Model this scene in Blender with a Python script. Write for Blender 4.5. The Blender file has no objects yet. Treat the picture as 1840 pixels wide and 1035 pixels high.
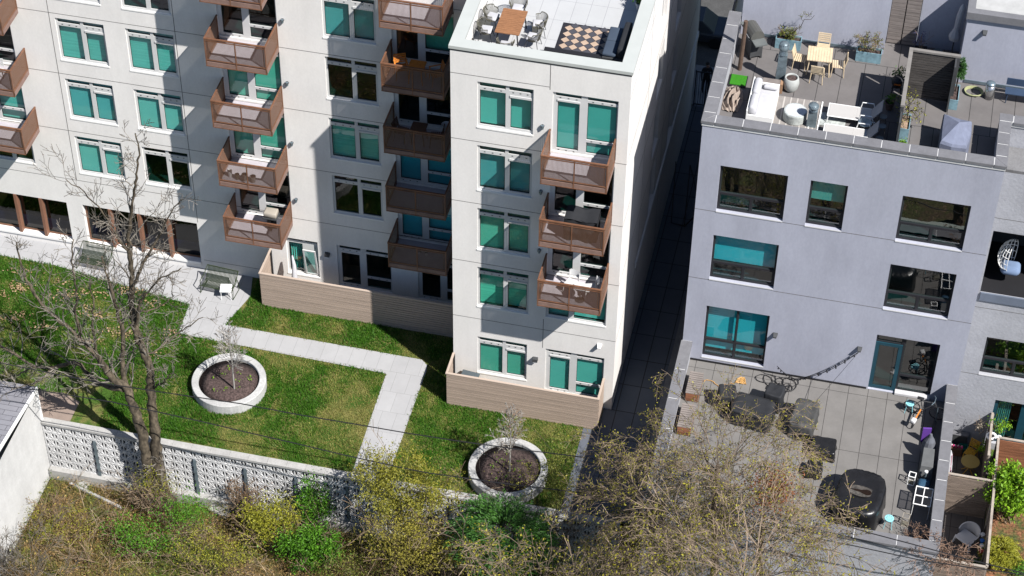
import bpy, math, random
import numpy as np
from mathutils import Vector, Matrix
R_ = math.radians
rnd = random.Random(7)
C = bpy.context.scene.collection
S = bpy.context.scene
# ------------------------------------------------------------ camera
FPX = 3954.899
def _rot(yaw, pitch, roll):
    cy, sy, cp, sp = math.cos(yaw), math.sin(yaw), math.cos(pitch), math.sin(pitch)
    f = np.array([sy*cp, cy*cp, -sp]); r = np.array([cy, -sy, 0.]); u = np.cross(r, f)
    c, s = math.cos(roll), math.sin(roll)
    return np.array([c*r+s*u, -s*r+c*u, f])
RM = _rot(-0.21267861, 0.76889284, 0.0147518)
CAM = np.array([15.33, -60., 65.3])
def at(px, py, ax, v):
    """where the sight line through a photo point (1840 x 1035) meets a real plane"""
    d = RM.T @ np.array([(px-920)/FPX, -(py-517.5)/FPX, 1.]); k = 'xyz'.index(ax)
    return Vector(CAM + d*(v-CAM[k])/d[k])
cd = bpy.data.cameras.new('camera'); cam = bpy.data.objects.new('camera', cd); C.objects.link(cam)
m3 = Matrix((tuple(RM[0]), tuple(RM[1]), tuple(-RM[2]))).transposed()
cam.matrix_world = Matrix.Translation(Vector(CAM)) @ m3.to_4x4()
cd.sensor_width = 36; cd.lens = 36*FPX/1840; cd.clip_start = 1; cd.clip_end = 2000
S.camera = cam
# ------------------------------------------------------------ sky and sun
SUN_EL, SUN_AZ = 49.7, 121.0
w = bpy.data.worlds.new('World'); S.world = w; w.use_nodes = True
nt = w.node_tree; sky = nt.nodes.new('ShaderNodeTexSky'); sky.sky_type = 'NISHITA'; sky.sun_disc = False
sky.sun_elevation = R_(SUN_EL); sky.sun_rotation = R_(SUN_AZ); sky.air_density = 1.0; sky.dust_density = .5; sky.ozone_density = 4
nt.links.new(sky.outputs[0], nt.nodes['Background'].inputs[0]); nt.nodes['Background'].inputs[1].default_value = .058
sl = bpy.data.lights.new('sun', 'SUN'); sl.energy = 5; sl.angle = R_(.5); sl.color = (1, .965, .92)
so = bpy.data.objects.new('sun', sl); C.objects.link(so)
dv = Vector((math.sin(R_(SUN_AZ))*math.cos(R_(SUN_EL)), math.cos(R_(SUN_AZ))*math.cos(R_(SUN_EL)), math.sin(R_(SUN_EL))))
so.rotation_euler = dv.to_track_quat('Z', 'Y').to_euler(); so.location = dv*80
S.view_settings.view_transform = 'Standard'; S.view_settings.look = 'None'; S.view_settings.exposure = .95
S.view_settings.gamma = 1
S.cycles.max_bounces = 6; S.cycles.transparent_max_bounces = 12; S.cycles.diffuse_bounces = 2; S.cycles.glossy_bounces = 3
# ------------------------------------------------------------ materials
MC = {}
def mat(name, col, rough=.8, var=.12, scale=1.5, bump=0., metal=0., stretch=(1, 1, 1), fine=0., bscale=None, spec=.3, streak=0.):
    if name in MC: return MC[name]
    m = bpy.data.materials.new(name); m.use_nodes = True; n = m.node_tree; N = n.nodes; L = n.links
    b = N['Principled BSDF']; b.inputs['Roughness'].default_value = rough; b.inputs['Metallic'].default_value = metal
    b.inputs['Specular IOR Level'].default_value = spec
    tc = N.new('ShaderNodeTexCoord'); mp = N.new('ShaderNodeMapping'); mp.inputs[3].default_value = stretch
    L.new(tc.outputs['Object'], mp.inputs[0])
    no = N.new('ShaderNodeTexNoise'); no.inputs['Scale'].default_value = scale; no.inputs['Detail'].default_value = 6; no.inputs['Roughness'].default_value = .6
    L.new(mp.outputs[0], no.inputs[0])
    mr = N.new('ShaderNodeMapRange'); mr.inputs[1].default_value = .3; mr.inputs[2].default_value = .7; mr.inputs[3].default_value = 1-var; mr.inputs[4].default_value = 1+var
    L.new(no.outputs[0], mr.inputs[0]); last = mr.outputs[0]
    if fine:
        n2 = N.new('ShaderNodeTexNoise'); n2.inputs['Scale'].default_value = 14; n2.inputs['Detail'].default_value = 4; L.new(mp.outputs[0], n2.inputs[0])
        r2 = N.new('ShaderNodeMapRange'); r2.inputs[1].default_value = .3; r2.inputs[2].default_value = .7; r2.inputs[3].default_value = 1-fine; r2.inputs[4].default_value = 1+fine
        L.new(n2.outputs[0], r2.inputs[0]); mm = N.new('ShaderNodeMath'); mm.operation = 'MULTIPLY'; L.new(last, mm.inputs[0]); L.new(r2.outputs[0], mm.inputs[1]); last = mm.outputs[0]
    if streak:   # rain streaks running down the wall
        m2 = N.new('ShaderNodeMapping'); m2.inputs[3].default_value = (1.1, 1.1, .12); L.new(tc.outputs['Object'], m2.inputs[0])
        n2 = N.new('ShaderNodeTexNoise'); n2.inputs['Scale'].default_value = 1; n2.inputs['Detail'].default_value = 5; n2.inputs['Roughness'].default_value = .7; L.new(m2.outputs[0], n2.inputs[0])
        r2 = N.new('ShaderNodeMapRange'); r2.inputs[1].default_value = .38; r2.inputs[2].default_value = .62; r2.inputs[3].default_value = 1-streak; r2.inputs[4].default_value = 1+streak*.6
        L.new(n2.outputs[0], r2.inputs[0]); mm = N.new('ShaderNodeMath'); mm.operation = 'MULTIPLY'; L.new(last, mm.inputs[0]); L.new(r2.outputs[0], mm.inputs[1]); last = mm.outputs[0]
    mx = N.new('ShaderNodeVectorMath'); mx.operation = 'SCALE'; mx.inputs[0].default_value = col; L.new(last, mx.inputs['Scale'])
    L.new(mx.outputs[0], b.inputs['Base Color'])
    if bump:
        bp = N.new('ShaderNodeBump'); bp.inputs['Strength'].default_value = bump; bp.inputs['Distance'].default_value = .02
        nb = N.new('ShaderNodeTexNoise'); nb.inputs['Scale'].default_value = bscale or 25; nb.inputs['Detail'].default_value = 4; L.new(mp.outputs[0], nb.inputs[0])
        L.new(nb.outputs[0], bp.inputs['Height']); L.new(bp.outputs[0], b.inputs['Normal'])
    MC[name] = m; return m
def twotone(name, c1, c2, scale=1., lo=.42, hi=.58, rough=.9, fine=25, fv=.3, c3=None, s3=5):
    """patchy ground: two colours mixed by large noise, with fine grain"""
    m = bpy.data.materials.new(name); m.use_nodes = True; n = m.node_tree; N = n.nodes; L = n.links; b = N['Principled BSDF']
    b.inputs['Roughness'].default_value = rough; b.inputs['Specular IOR Level'].default_value = .15
    tc = N.new('ShaderNodeTexCoord'); no = N.new('ShaderNodeTexNoise'); no.inputs['Scale'].default_value = scale; no.inputs['Detail'].default_value = 7; no.inputs['Roughness'].default_value = .65
    L.new(tc.outputs['Object'], no.inputs[0]); cr = N.new('ShaderNodeMapRange'); cr.inputs[1].default_value = lo; cr.inputs[2].default_value = hi; L.new(no.outputs[0], cr.inputs[0])
    mi = N.new('ShaderNodeMix'); mi.data_type = 'RGBA'; mi.inputs[6].default_value = (*c1, 1); mi.inputs[7].default_value = (*c2, 1); L.new(cr.outputs[0], mi.inputs[0]); out = mi.outputs[2]
    if c3:
        n3 = N.new('ShaderNodeTexNoise'); n3.inputs['Scale'].default_value = s3; n3.inputs['Detail'].default_value = 3; L.new(tc.outputs['Object'], n3.inputs[0])
        r3 = N.new('ShaderNodeMapRange'); r3.inputs[1].default_value = .62; r3.inputs[2].default_value = .68; L.new(n3.outputs[0], r3.inputs[0])
        m3_ = N.new('ShaderNodeMix'); m3_.data_type = 'RGBA'; m3_.inputs[7].default_value = (*c3, 1); L.new(out, m3_.inputs[6]); L.new(r3.outputs[0], m3_.inputs[0]); out = m3_.outputs[2]
    n2 = N.new('ShaderNodeTexNoise'); n2.inputs['Scale'].default_value = fine; n2.inputs['Detail'].default_value = 5; L.new(tc.outputs['Object'], n2.inputs[0])
    r2 = N.new('ShaderNodeMapRange'); r2.inputs[1].default_value = .3; r2.inputs[2].default_value = .7; r2.inputs[3].default_value = 1-fv; r2.inputs[4].default_value = 1+fv; L.new(n2.outputs[0], r2.inputs[0])
    vm = N.new('ShaderNodeVectorMath'); vm.operation = 'SCALE'; L.new(out, vm.inputs[0]); L.new(r2.outputs[0], vm.inputs['Scale']); L.new(vm.outputs[0], b.inputs['Base Color'])
    bp = N.new('ShaderNodeBump'); bp.inputs['Strength'].default_value = .5; bp.inputs['Distance'].default_value = .05; L.new(n2.outputs[0], bp.inputs['Height']); L.new(bp.outputs[0], b.inputs['Normal'])
    MC[name] = m; return m
def paving(name, c1, c2, bw, rh, mortar=(.03, .03, .03), ms=.012, offset=0., rot=0., var=.1, rough=.85):
    m = bpy.data.materials.new(name); m.use_nodes = True; n = m.node_tree; N = n.nodes; L = n.links; b = N['Principled BSDF']
    b.inputs['Roughness'].default_value = rough; b.inputs['Specular IOR Level'].default_value = .25
    tc = N.new('ShaderNodeTexCoord'); mp = N.new('ShaderNodeMapping'); mp.inputs[2].default_value = (0, 0, rot); L.new(tc.outputs['Object'], mp.inputs[0])
    br = N.new('ShaderNodeTexBrick'); br.offset = offset; br.inputs['Color1'].default_value = (*c1, 1); br.inputs['Color2'].default_value = (*c2, 1); br.inputs['Mortar'].default_value = (*mortar, 1)
    br.inputs['Scale'].default_value = 1; br.inputs['Mortar Size'].default_value = ms; br.inputs['Brick Width'].default_value = bw; br.inputs['Row Height'].default_value = rh; br.inputs['Mortar Smooth'].default_value = .2
    L.new(mp.outputs[0], br.inputs[0])
    no = N.new('ShaderNodeTexNoise'); no.inputs['Scale'].default_value = 1.2; no.inputs['Detail'].default_value = 8; no.inputs['Roughness'].default_value = .7; L.new(tc.outputs['Object'], no.inputs[0])
    mr = N.new('ShaderNodeMapRange'); mr.inputs[1].default_value = .3; mr.inputs[2].default_value = .7; mr.inputs[3].default_value = 1-var; mr.inputs[4].default_value = 1+var; L.new(no.outputs[0], mr.inputs[0])
    vm = N.new('ShaderNodeVectorMath'); vm.operation = 'SCALE'; L.new(br.outputs[0], vm.inputs[0]); L.new(mr.outputs[0], vm.inputs['Scale']); L.new(vm.outputs[0], b.inputs['Base Color'])
    MC[name] = m; return m
def glass(name, tint, refl=.12, rough=.0):
    m = bpy.data.materials.new(name); m.use_nodes = True; n = m.node_tree; N = n.nodes; L = n.links; N.remove(N['Principled BSDF'])
    t = N.new('ShaderNodeBsdfTransparent'); t.inputs[0].default_value = (*tint, 1); g = N.new('ShaderNodeBsdfGlossy'); g.inputs['Roughness'].default_value = rough
    # Schlick reflectance, the same from both sides of the pane
    ge = N.new('ShaderNodeNewGeometry'); dt = N.new('ShaderNodeVectorMath'); dt.operation = 'DOT_PRODUCT'; L.new(ge.outputs['Normal'], dt.inputs[0]); L.new(ge.outputs['Incoming'], dt.inputs[1])
    def mth(op, a, b=None):
        q = N.new('ShaderNodeMath'); q.operation = op
        for i_, v_ in enumerate((a, b)):
            if v_ is None: continue
            if isinstance(v_, (int, float)): q.inputs[i_].default_value = v_
            else: L.new(v_, q.inputs[i_])
        return q.outputs[0]
    ad_ = mth('ADD', mth('MULTIPLY', mth('POWER', mth('SUBTRACT', 1.0, mth('ABSOLUTE', dt.outputs['Value'])), 5.0), .9), .04+refl)
    class ad: outputs = [ad_]
    mx = N.new('ShaderNodeMixShader'); L.new(ad.outputs[0], mx.inputs[0]); L.new(t.outputs[0], mx.inputs[1]); L.new(g.outputs[0], mx.inputs[2])
    # slight pane waviness
    no = N.new('ShaderNodeTexNoise'); no.inputs['Scale'].default_value = 1.2; tc = N.new('ShaderNodeTexCoord'); L.new(tc.outputs['Object'], no.inputs[0])
    bp = N.new('ShaderNodeBump'); bp.inputs['Strength'].default_value = .04; bp.inputs['Distance'].default_value = .05; L.new(no.outputs[0], bp.inputs['Height']); L.new(bp.outputs[0], g.inputs['Normal'])
    L.new(mx.outputs[0], N['Material Output'].inputs[0]); MC[name] = m; return m
def mesh_screen(name, col, open_):
    m = bpy.data.materials.new(name); m.use_nodes = True; n = m.node_tree; N = n.nodes; L = n.links; b = N['Principled BSDF']
    b.inputs['Base Color'].default_value = (*col, 1); b.inputs['Roughness'].default_value = .55
    t = N.new('ShaderNodeBsdfTransparent'); mx = N.new('ShaderNodeMixShader')
    # fine perforation rows plus an average openness
    tc = N.new('ShaderNodeTexCoord'); vo = N.new('ShaderNodeTexVoronoi'); vo.inputs['Scale'].default_value = 22; vo.inputs['Randomness'].default_value = 0; L.new(tc.outputs['Object'], vo.inputs[0])
    r = N.new('ShaderNodeMapRange'); r.inputs[1].default_value = .2; r.inputs[2].default_value = .45; r.inputs[3].default_value = 1-open_-.3; r.inputs[4].default_value = 1-open_+.3; r.clamp = True; L.new(vo.outputs[0], r.inputs[0])
    L.new(r.outputs[0], mx.inputs[0]); L.new(t.outputs[0], mx.inputs[1]); L.new(b.outputs[0], mx.inputs[2]); L.new(mx.outputs[0], N['Material Output'].inputs[0]); MC[name] = m; return m
def leafm(name, c1, c2, trans=.25):
    m = bpy.data.materials.new(name); m.use_nodes = True; n = m.node_tree; N = n.nodes; L = n.links; b = N['Principled BSDF']
    b.inputs['Roughness'].default_value = .55; b.inputs['Specular IOR Level'].default_value = .3
    g = N.new('ShaderNodeNewGeometry'); cr = N.new('ShaderNodeMix'); cr.data_type = 'RGBA'; cr.inputs[6].default_value = (*c1, 1); cr.inputs[7].default_value = (*c2, 1)
    L.new(g.outputs['Random Per Island'], cr.inputs[0]); L.new(cr.outputs[2], b.inputs['Base Color'])
    t = N.new('ShaderNodeBsdfTranslucent'); L.new(cr.outputs[2], t.inputs[0]); mx = N.new('ShaderNodeMixShader'); mx.inputs[0].default_value = trans
    L.new(b.outputs[0], mx.inputs[1]); L.new(t.outputs[0], mx.inputs[2]); L.new(mx.outputs[0], N['Material Output'].inputs[0]); MC[name] = m; return m

cream = mat('cream_stucco', (.61, .592, .572), .9, .05, .7, .25, streak=.03, fine=.03, stretch=(1, 1, .6), bscale=60)
cream2 = mat('cream_trim', (.66, .65, .63), .7, .03)
groove = mat('groove', (.10, .095, .09), .9)
frame = mat('pale_frame', (.47, .47, .465), .5, .04)
black = mat('black_rubber', (.012, .012, .014), .6)
seal = mat('dark_seal', (.02, .03, .03), .5)
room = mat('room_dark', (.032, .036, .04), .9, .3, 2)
blindm = mat('roller_blind', (.80, .82, .80), .8, .03, 1)
blinds_ = [blindm, blindm, mat('cream_blind', (.70, .74, .62), .8, .05, 1), mat('gray_blind', (.55, .66, .66), .8, .06, 1), mat('slat_blind', (.78, .80, .78), .8, .18, 1.5, stretch=(.3, .3, 14))]
teal = glass('teal_glass', (.28, .66, .61), .05)
teals_ = [teal, glass('teal_glass_blue', (.30, .64, .64), .08), glass('teal_glass_green', (.26, .68, .57), .04), glass('teal_glass_pale', (.36, .70, .66), .07)]
bluet = glass('blue_glass', (.16, .62, .68), .10)
dteal = glass('dark_teal_glass', (.20, .52, .45), .03)
dgl = glass('dark_glass', (.26, .58, .55), .15)
navy = glass('store_glass', (.06, .07, .15), .015)
copper = mat('copper_metal', (.150, .072, .042), .45, .25, 3, metal=.1, fine=.1)
coppers = mesh_screen('perforated_copper', (.095, .050, .032), .52)
copperside = mesh_screen('perforated_side', (.125, .062, .034), .32)
fascia = mat('balcony_fascia', (.18, .115, .095), .6, .18, 2, fine=.08)
deckm = mat('balcony_deck', (.34, .32, .35), .8, .08, 4)
graystucco = mat('gray_stucco', (.300, .310, .368), .9, .10, .55, .25, streak=.035, fine=.04, stretch=(1, 1, .45), bscale=50)
graystucco2 = mat('gray_render', (.29, .295, .32), .9, .10, .8, .5, fine=.06, bscale=8)
bframe = mat('black_frame', (.018, .018, .022), .5)
copeg = mat('gray_coping', (.125, .125, .135), .8, .12, 2.5, fine=.06)
whitem = mat('white_paint', (.72, .72, .71), .5, .03)
copingw = mat('white_coping', (.35, .365, .35), .6, .04)
conc = mat('concrete', (.30, .295, .285), .9, .12, 2, .3, fine=.1)
concd = mat('concrete_gray', (.14, .14, .145), .9, .14, 2, .3, fine=.1)
tanboard = mat('tan_board', (.30, .235, .19), .7, .12, 1.2, fine=.05, stretch=(.3, 1, 6))
tanpost = mat('tan_trim', (.36, .29, .24), .7, .05)
wood = mat('weathered_wood', (.16, .125, .10), .85, .35, 2, fine=.15, stretch=(.5, .5, 6))
woodg = mat('gray_wood', (.155, .135, .125), .85, .3, 2, fine=.12, stretch=(.5, .5, 6))
woodr = mat('red_wood', (.20, .085, .045), .7, .45, 1.2, fine=.2, stretch=(.5, .5, 8))
woodpale = mat('pale_wood', (.27, .235, .20), .85, .2, 3, fine=.1)
teak = mat('teak', (.22, .105, .05), .5, .25, 6, stretch=(1, 5, 1))
orangewood = mat('orange_wood', (.48, .17, .03), .5, .2, 6)
sandwood = mat('sand_wood', (.48, .385, .26), .6, .12, 4)
steel = mat('galvanised', (.20, .26, .30), .35, .2, 3, metal=.7)
steelb = mat('blue_galvanised', (.13, .165, .185), .45, .35, 4, metal=.3)
planterm = mat('zinc_planter', (.17, .28, .33), .5, .3, 5, metal=.2)
chrome = mat('brushed_steel', (.5, .5, .5), .25, .1, metal=.9)
whitefab = mat('white_fabric', (.37, .37, .39), .9, .05, 5, .4, bscale=6)
whiteplas = mat('white_plastic', (.50, .50, .50), .4, .02)
grayfab = mat('gray_fabric', (.13, .145, .20), .9, .12, 4, .6, bscale=5)
darkfab = mat('dark_fabric', (.015, .016, .019), .75, .15, 3, .6, bscale=4)
blackcov = mat('black_cover', (.007, .007, .008), .33, .3, 3, 1., bscale=3, spec=.5)
charcoal = mat('charcoal', (.045, .047, .05), .6, .2)
rattan = mat('olive_rattan', (.10, .095, .075), .8, .2, 20)
soil = mat('mulch', (.055, .038, .035), .95, .5, 12, 1., fine=.5, bscale=18)
barkm = mat('bark', (.09, .075, .055), .9, .35, 5, 1., fine=.3, stretch=(1, 1, .3), bscale=10)
barkpale = mat('pale_bark', (.26, .235, .21), .9, .3, 6, fine=.3)
barkdark = mat('dark_bark', (.05, .042, .035), .9, .3, 6)
twigm = mat('dry_twig', (.16, .115, .075), .9, .3, 4)
twigw = mat('white_twig', (.38, .36, .33), .9, .2, 8)
asphalt = mat('asphalt', (.055, .055, .055), .9, .2, 1.5, .3, fine=.2)
yellowp = mat('yellow_metal', (.42, .23, .02), .5, .1)
turfm = mat('turf_green', (.02, .14, .004), .9, .35, 25)
# ------------------------------------------------------------ mesh builder
class MB:
    def __init__(s, M=None): s.V = []; s.F = []; s.I = []; s.M = M
    def add(s, vs, fs, mi=0):
        b = len(s.V)
        s.V += [tuple(s.M @ Vector(v)) for v in vs] if s.M is not None else [tuple(v) for v in vs]
        s.F += [tuple(i+b for i in f) for f in fs]; s.I += [mi]*len(fs); return s
    def box(s, x0, x1, y0, y1, z0, z1, mi=0):
        return s.add([(x0, y0, z0), (x1, y0, z0), (x1, y1, z0), (x0, y1, z0), (x0, y0, z1), (x1, y0, z1), (x1, y1, z1), (x0, y1, z1)],
                     [(0, 3, 2, 1), (4, 5, 6, 7), (0, 1, 5, 4), (1, 2, 6, 5), (2, 3, 7, 6), (3, 0, 4, 7)], mi)
    def quad(s, a, b, c, d, mi=0): return s.add([a, b, c, d], [(0, 1, 2, 3)], mi)
    def path(s, pts, r, n=6, mi=0, cap=True):
        pts = [Vector(p) for p in pts]; k = len(pts)
        if not hasattr(r, '__len__'): r = [r]*k
        vs = []; up = None
        for i, p in enumerate(pts):
            t = (pts[min(i+1, k-1)]-pts[max(i-1, 0)])
            if t.length < 1e-6: t = Vector((0, 0, 1))
            t.normalize()
            if up is None: up = t.orthogonal().normalized()
            else:
                up = up - t*up.dot(t)
                up = up.normalized() if up.length > 1e-4 else t.orthogonal().normalized()
            q = t.cross(up)
            for j in range(n):
                a = 2*math.pi*j/n; vs.append(p+(up*math.cos(a)+q*math.sin(a))*r[i])
        fs = [(i*n+j, i*n+(j+1) % n, (i+1)*n+(j+1) % n, (i+1)*n+j) for i in range(k-1) for j in range(n)]
        if cap: fs += [tuple(range(n))[::-1], tuple((k-1)*n+j for j in range(n))]
        return s.add(vs, fs, mi)
    def cyl(s, p, q, r, r1=None, n=10, mi=0): return s.path([p, q], [r, r if r1 is None else r1], n, mi)
    def bar(s, p, q, w, h, mi=0):
        p, q = Vector(p), Vector(q); t = (q-p).normalized(); sd = t.cross(Vector((0, 0, 1)))
        sd = Vector((1, 0, 0)) if sd.length < 1e-3 else sd.normalized(); up = sd.cross(t)
        vs = [e+sd*a*w/2+up*b*h/2 for e in (p, q) for a, b in ((-1, -1), (1, -1), (1, 1), (-1, 1))]
        return s.add(vs, [(3, 2, 1, 0), (4, 5, 6, 7), (0, 1, 5, 4), (1, 2, 6, 5), (2, 3, 7, 6), (3, 0, 4, 7)], mi)
    def lathe(s, prof, n=20, c=(0, 0), mi=0, close=True):
        vs = [(c[0]+r*math.cos(2*math.pi*j/n), c[1]+r*math.sin(2*math.pi*j/n), z) for r, z in prof for j in range(n)]
        fs = [(i*n+j, i*n+(j+1) % n, (i+1)*n+(j+1) % n, (i+1)*n+j) for i in range(len(prof)-1) for j in range(n)]
        if close: fs += [tuple(range(n))[::-1], tuple((len(prof)-1)*n+j for j in range(n))]
        return s.add(vs, fs, mi)
    def prism(s, poly, z0, z1, mi=0):
        n = len(poly); vs = [(x, y, z0) for x, y in poly]+[(x, y, z1) for x, y in poly]
        return s.add(vs, [tuple(range(n))[::-1], tuple(range(n, 2*n))]+[(i, (i+1) % n, n+(i+1) % n, n+i) for i in range(n)], mi)
    def grid(s, f, nu, nv, mi=0):
        vs = [f(u/nu, v/nv) for v in range(nv+1) for u in range(nu+1)]
        return s.add(vs, [(v*(nu+1)+u, v*(nu+1)+u+1, (v+1)*(nu+1)+u+1, (v+1)*(nu+1)+u) for v in range(nv) for u in range(nu)], mi)
    def soft(s, x0, x1, y0, y1, z0, z1, r=.05, mi=0, n=3):
        """a cushion-like box with rounded corners"""
        cx, cy, cz = (x0+x1)/2, (y0+y1)/2, (z0+z1)/2; hx, hy, hz = (x1-x0)/2, (y1-y0)/2, (z1-z0)/2
        r = min(r, hx, hy, hz); st = 4*n; vs = []
        for i in range(2*n+1):
            ph = -math.pi/2+math.pi*i/(2*n)
            for j in range(st):
                th = 2*math.pi*(j+.5)/st; sx, sy = (1 if math.cos(th) > 0 else -1), (1 if math.sin(th) > 0 else -1); sz = 1 if i > n else (-1 if i < n else 0)
                vs.append((cx+sx*(hx-r)+r*math.cos(ph)*math.cos(th), cy+sy*(hy-r)+r*math.cos(ph)*math.sin(th), cz+sz*(hz-r)+r*math.sin(ph)))
        fs = [(i*st+j, i*st+(j+1) % st, (i+1)*st+(j+1) % st, (i+1)*st+j) for i in range(2*n) for j in range(st)]
        fs += [tuple(range(st))[::-1], tuple(2*n*st+j for j in range(st))]
        return s.add(vs, fs, mi)
    def build(s, name, mats, parent=None, smooth=False):
        me = bpy.data.meshes.new(name); me.from_pydata(s.V, [], s.F)
        for m in (mats if isinstance(mats, (list, tuple)) else [mats]): me.materials.append(m)
        me.polygons.foreach_set('material_index', s.I)
        if smooth: me.polygons.foreach_set('use_smooth', [True]*len(s.F))
        me.update(); o = bpy.data.objects.new(name, me); C.objects.link(o)
        if parent: o.parent = parent
        return o
def tag(o, label=None, cat=None, group=None, kind=None):
    if label: o['label'] = label
    if cat: o['category'] = cat
    if group: o['group'] = group
    if kind: o['kind'] = kind
    return o
def thing(name, label, cat, loc=(0, 0, 0), rz=0, group=None):
    o = bpy.data.objects.new(name, None); C.objects.link(o); o.location = loc; o.rotation_euler = (0, 0, rz); o.empty_display_size = .1
    return tag(o, label, cat, group)
def dup(root, loc, rz, label, group=None):
    def cp(o, par):
        c = o.copy(); C.objects.link(c); c.parent = par
        for ch in [x for x in o.children if x.name in C.objects]: cp(ch, c)
        return c
    kids = list(root.children); c = root.copy(); C.objects.link(c); c.location = loc; c.rotation_euler = (0, 0, rz)
    for ch in kids: cp(ch, c)
    c['label'] = label
    if group: c['group'] = group
    return c
def np_quads(name, P, U, W, mats, parent=None, mi=None):
    """many small leaf quads: centres P, half-axes U and W"""
    n = len(P); V = np.empty((n, 4, 3)); V[:, 0] = P-U; V[:, 1] = P-W*.8; V[:, 2] = P+U; V[:, 3] = P+W*.8
    me = bpy.data.meshes.new(name); me.vertices.add(n*4); me.vertices.foreach_set('co', V.ravel())
    me.loops.add(n*4); me.loops.foreach_set('vertex_index', np.arange(n*4, dtype=np.int32)); me.polygons.add(n)
    me.polygons.foreach_set('loop_start', np.arange(0, n*4, 4, dtype=np.int32)); me.polygons.foreach_set('loop_total', np.full(n, 4, dtype=np.int32))
    for m in (mats if isinstance(mats, (list, tuple)) else [mats]): me.materials.append(m)
    if mi is not None: me.polygons.foreach_set('material_index', np.asarray(mi, dtype=np.int32))
    me.update(calc_edges=True); o = bpy.data.objects.new(name, me); C.objects.link(o)
    if parent: o.parent = parent
    return o
nr = np.random.default_rng(5)
def rand_dirs(n):
    d = nr.normal(size=(n, 3)); return d/np.linalg.norm(d, axis=1)[:, None]
def leafaxes(n, size, aspect=.6, flat=0.):
    u = rand_dirs(n); u[:, 2] *= (1-flat); u /= np.linalg.norm(u, axis=1)[:, None]
    w_ = np.cross(u, rand_dirs(n)+np.array([0, 0, flat*2])); w_ /= np.linalg.norm(w_, axis=1)[:, None]
    s = size*nr.uniform(.6, 1.3, n)[:, None]; return u*s, w_*s*aspect
def clump_points(c, rad, nclump, per, cr, shell=.5):
    d = rand_dirs(nclump); r = nr.uniform(shell, 1, nclump)[:, None]; cc = np.array(c)+d*r*np.array(rad)
    P = np.repeat(cc, per, 0)+nr.normal(size=(nclump*per, 3))*cr*nr.uniform(.5, 1.3, (nclump, 1)).repeat(per, 0); return P
# ------------------------------------------------------------ setting: ground, paths, street
def st(o, label=None): o['kind'] = 'structure'; return o
gs = twotone('lower_earth', (.075, .055, .035), (.055, .06, .022), 1.3, fine=14, fv=.6, c3=(.12, .085, .055), s3=3)
g = MB(); g.quad((-300, -300, -3.15), (400, -300, -3.15), (400, -5.9, -3.15), (-300, -5.9, -3.15)); st(g.build('lower_ground', gs))
lawn = twotone('lawn_base', (.035, .075, .010), (.13, .12, .040), .9, .44, .60, fine=30, fv=.5)
g = MB(); g.quad((-300, -5.75, -.01), (400, -5.75, -.01), (400, 400, -.01), (-300, 400, -.01)); st(g.build('garden_ground', lawn))
pathm = paving('path_paving', (.30, .30, .305), (.28, .28, .285), .6, 1.1, (.20, .20, .20), .008, .5, var=.06)
p = MB()
pathpoly = [(-40, 4.2), (-40, 2.4), (-24, 2.9), (-18.2, 2.75), (-11.95, 1.81), (-11.85, .07), (-2.81, -.16), (-2.72, -5.72), (-1.28, -5.72), (-1.25, .35), (-1.3, .7), (-1.6, .95), (-10.1, 1.02), (-9.6, 2.9), (-9.9, 4.2)]
p.add([(x, y, .02) for x, y in pathpoly], [tuple(range(len(pathpoly)))])
st(p.build('garden_path', pathm))
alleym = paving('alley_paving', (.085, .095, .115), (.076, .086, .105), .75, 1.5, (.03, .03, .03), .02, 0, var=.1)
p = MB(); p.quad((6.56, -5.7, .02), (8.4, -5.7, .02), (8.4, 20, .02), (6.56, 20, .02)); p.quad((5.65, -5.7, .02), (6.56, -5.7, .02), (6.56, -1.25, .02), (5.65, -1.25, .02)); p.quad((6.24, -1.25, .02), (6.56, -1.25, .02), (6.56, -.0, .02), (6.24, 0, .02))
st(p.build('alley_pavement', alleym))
p = MB(); p.box(8.4, 9.1, -5.7, 20, -.05, .12); st(p.build('alley_kerb', concd))
p = MB(); p.quad((-60, 20.0, .01), (60, 20, .01), (60, 22.95, .01), (-60, 22.95, .01)); st(p.build('street_pavement', concd))
p = MB(); p.quad((-60, 22.95, .0), (60, 22.95, .0), (60, 36, .0), (-60, 36, .0)); st(p.build('street_road', asphalt))
# ------------------------------------------------------------ walls with openings
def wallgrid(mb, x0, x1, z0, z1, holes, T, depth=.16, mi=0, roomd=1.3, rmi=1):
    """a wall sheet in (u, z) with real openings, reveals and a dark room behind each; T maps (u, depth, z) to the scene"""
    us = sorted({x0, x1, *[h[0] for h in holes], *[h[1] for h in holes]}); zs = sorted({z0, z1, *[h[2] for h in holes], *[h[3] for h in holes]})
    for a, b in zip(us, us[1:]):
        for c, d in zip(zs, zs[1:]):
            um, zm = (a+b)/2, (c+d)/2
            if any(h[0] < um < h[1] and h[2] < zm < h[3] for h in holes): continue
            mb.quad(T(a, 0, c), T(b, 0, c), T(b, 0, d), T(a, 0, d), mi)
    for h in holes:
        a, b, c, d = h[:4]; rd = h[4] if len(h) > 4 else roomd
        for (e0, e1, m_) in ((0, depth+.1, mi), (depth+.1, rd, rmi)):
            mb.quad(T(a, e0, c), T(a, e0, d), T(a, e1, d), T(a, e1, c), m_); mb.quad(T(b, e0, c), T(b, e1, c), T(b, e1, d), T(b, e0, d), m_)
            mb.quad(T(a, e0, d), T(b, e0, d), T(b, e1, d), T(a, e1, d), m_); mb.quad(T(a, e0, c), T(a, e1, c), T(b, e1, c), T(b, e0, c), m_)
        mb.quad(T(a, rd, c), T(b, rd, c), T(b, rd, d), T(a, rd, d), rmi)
def front(y): return lambda u, d, z: (u, y+d, z)
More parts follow.
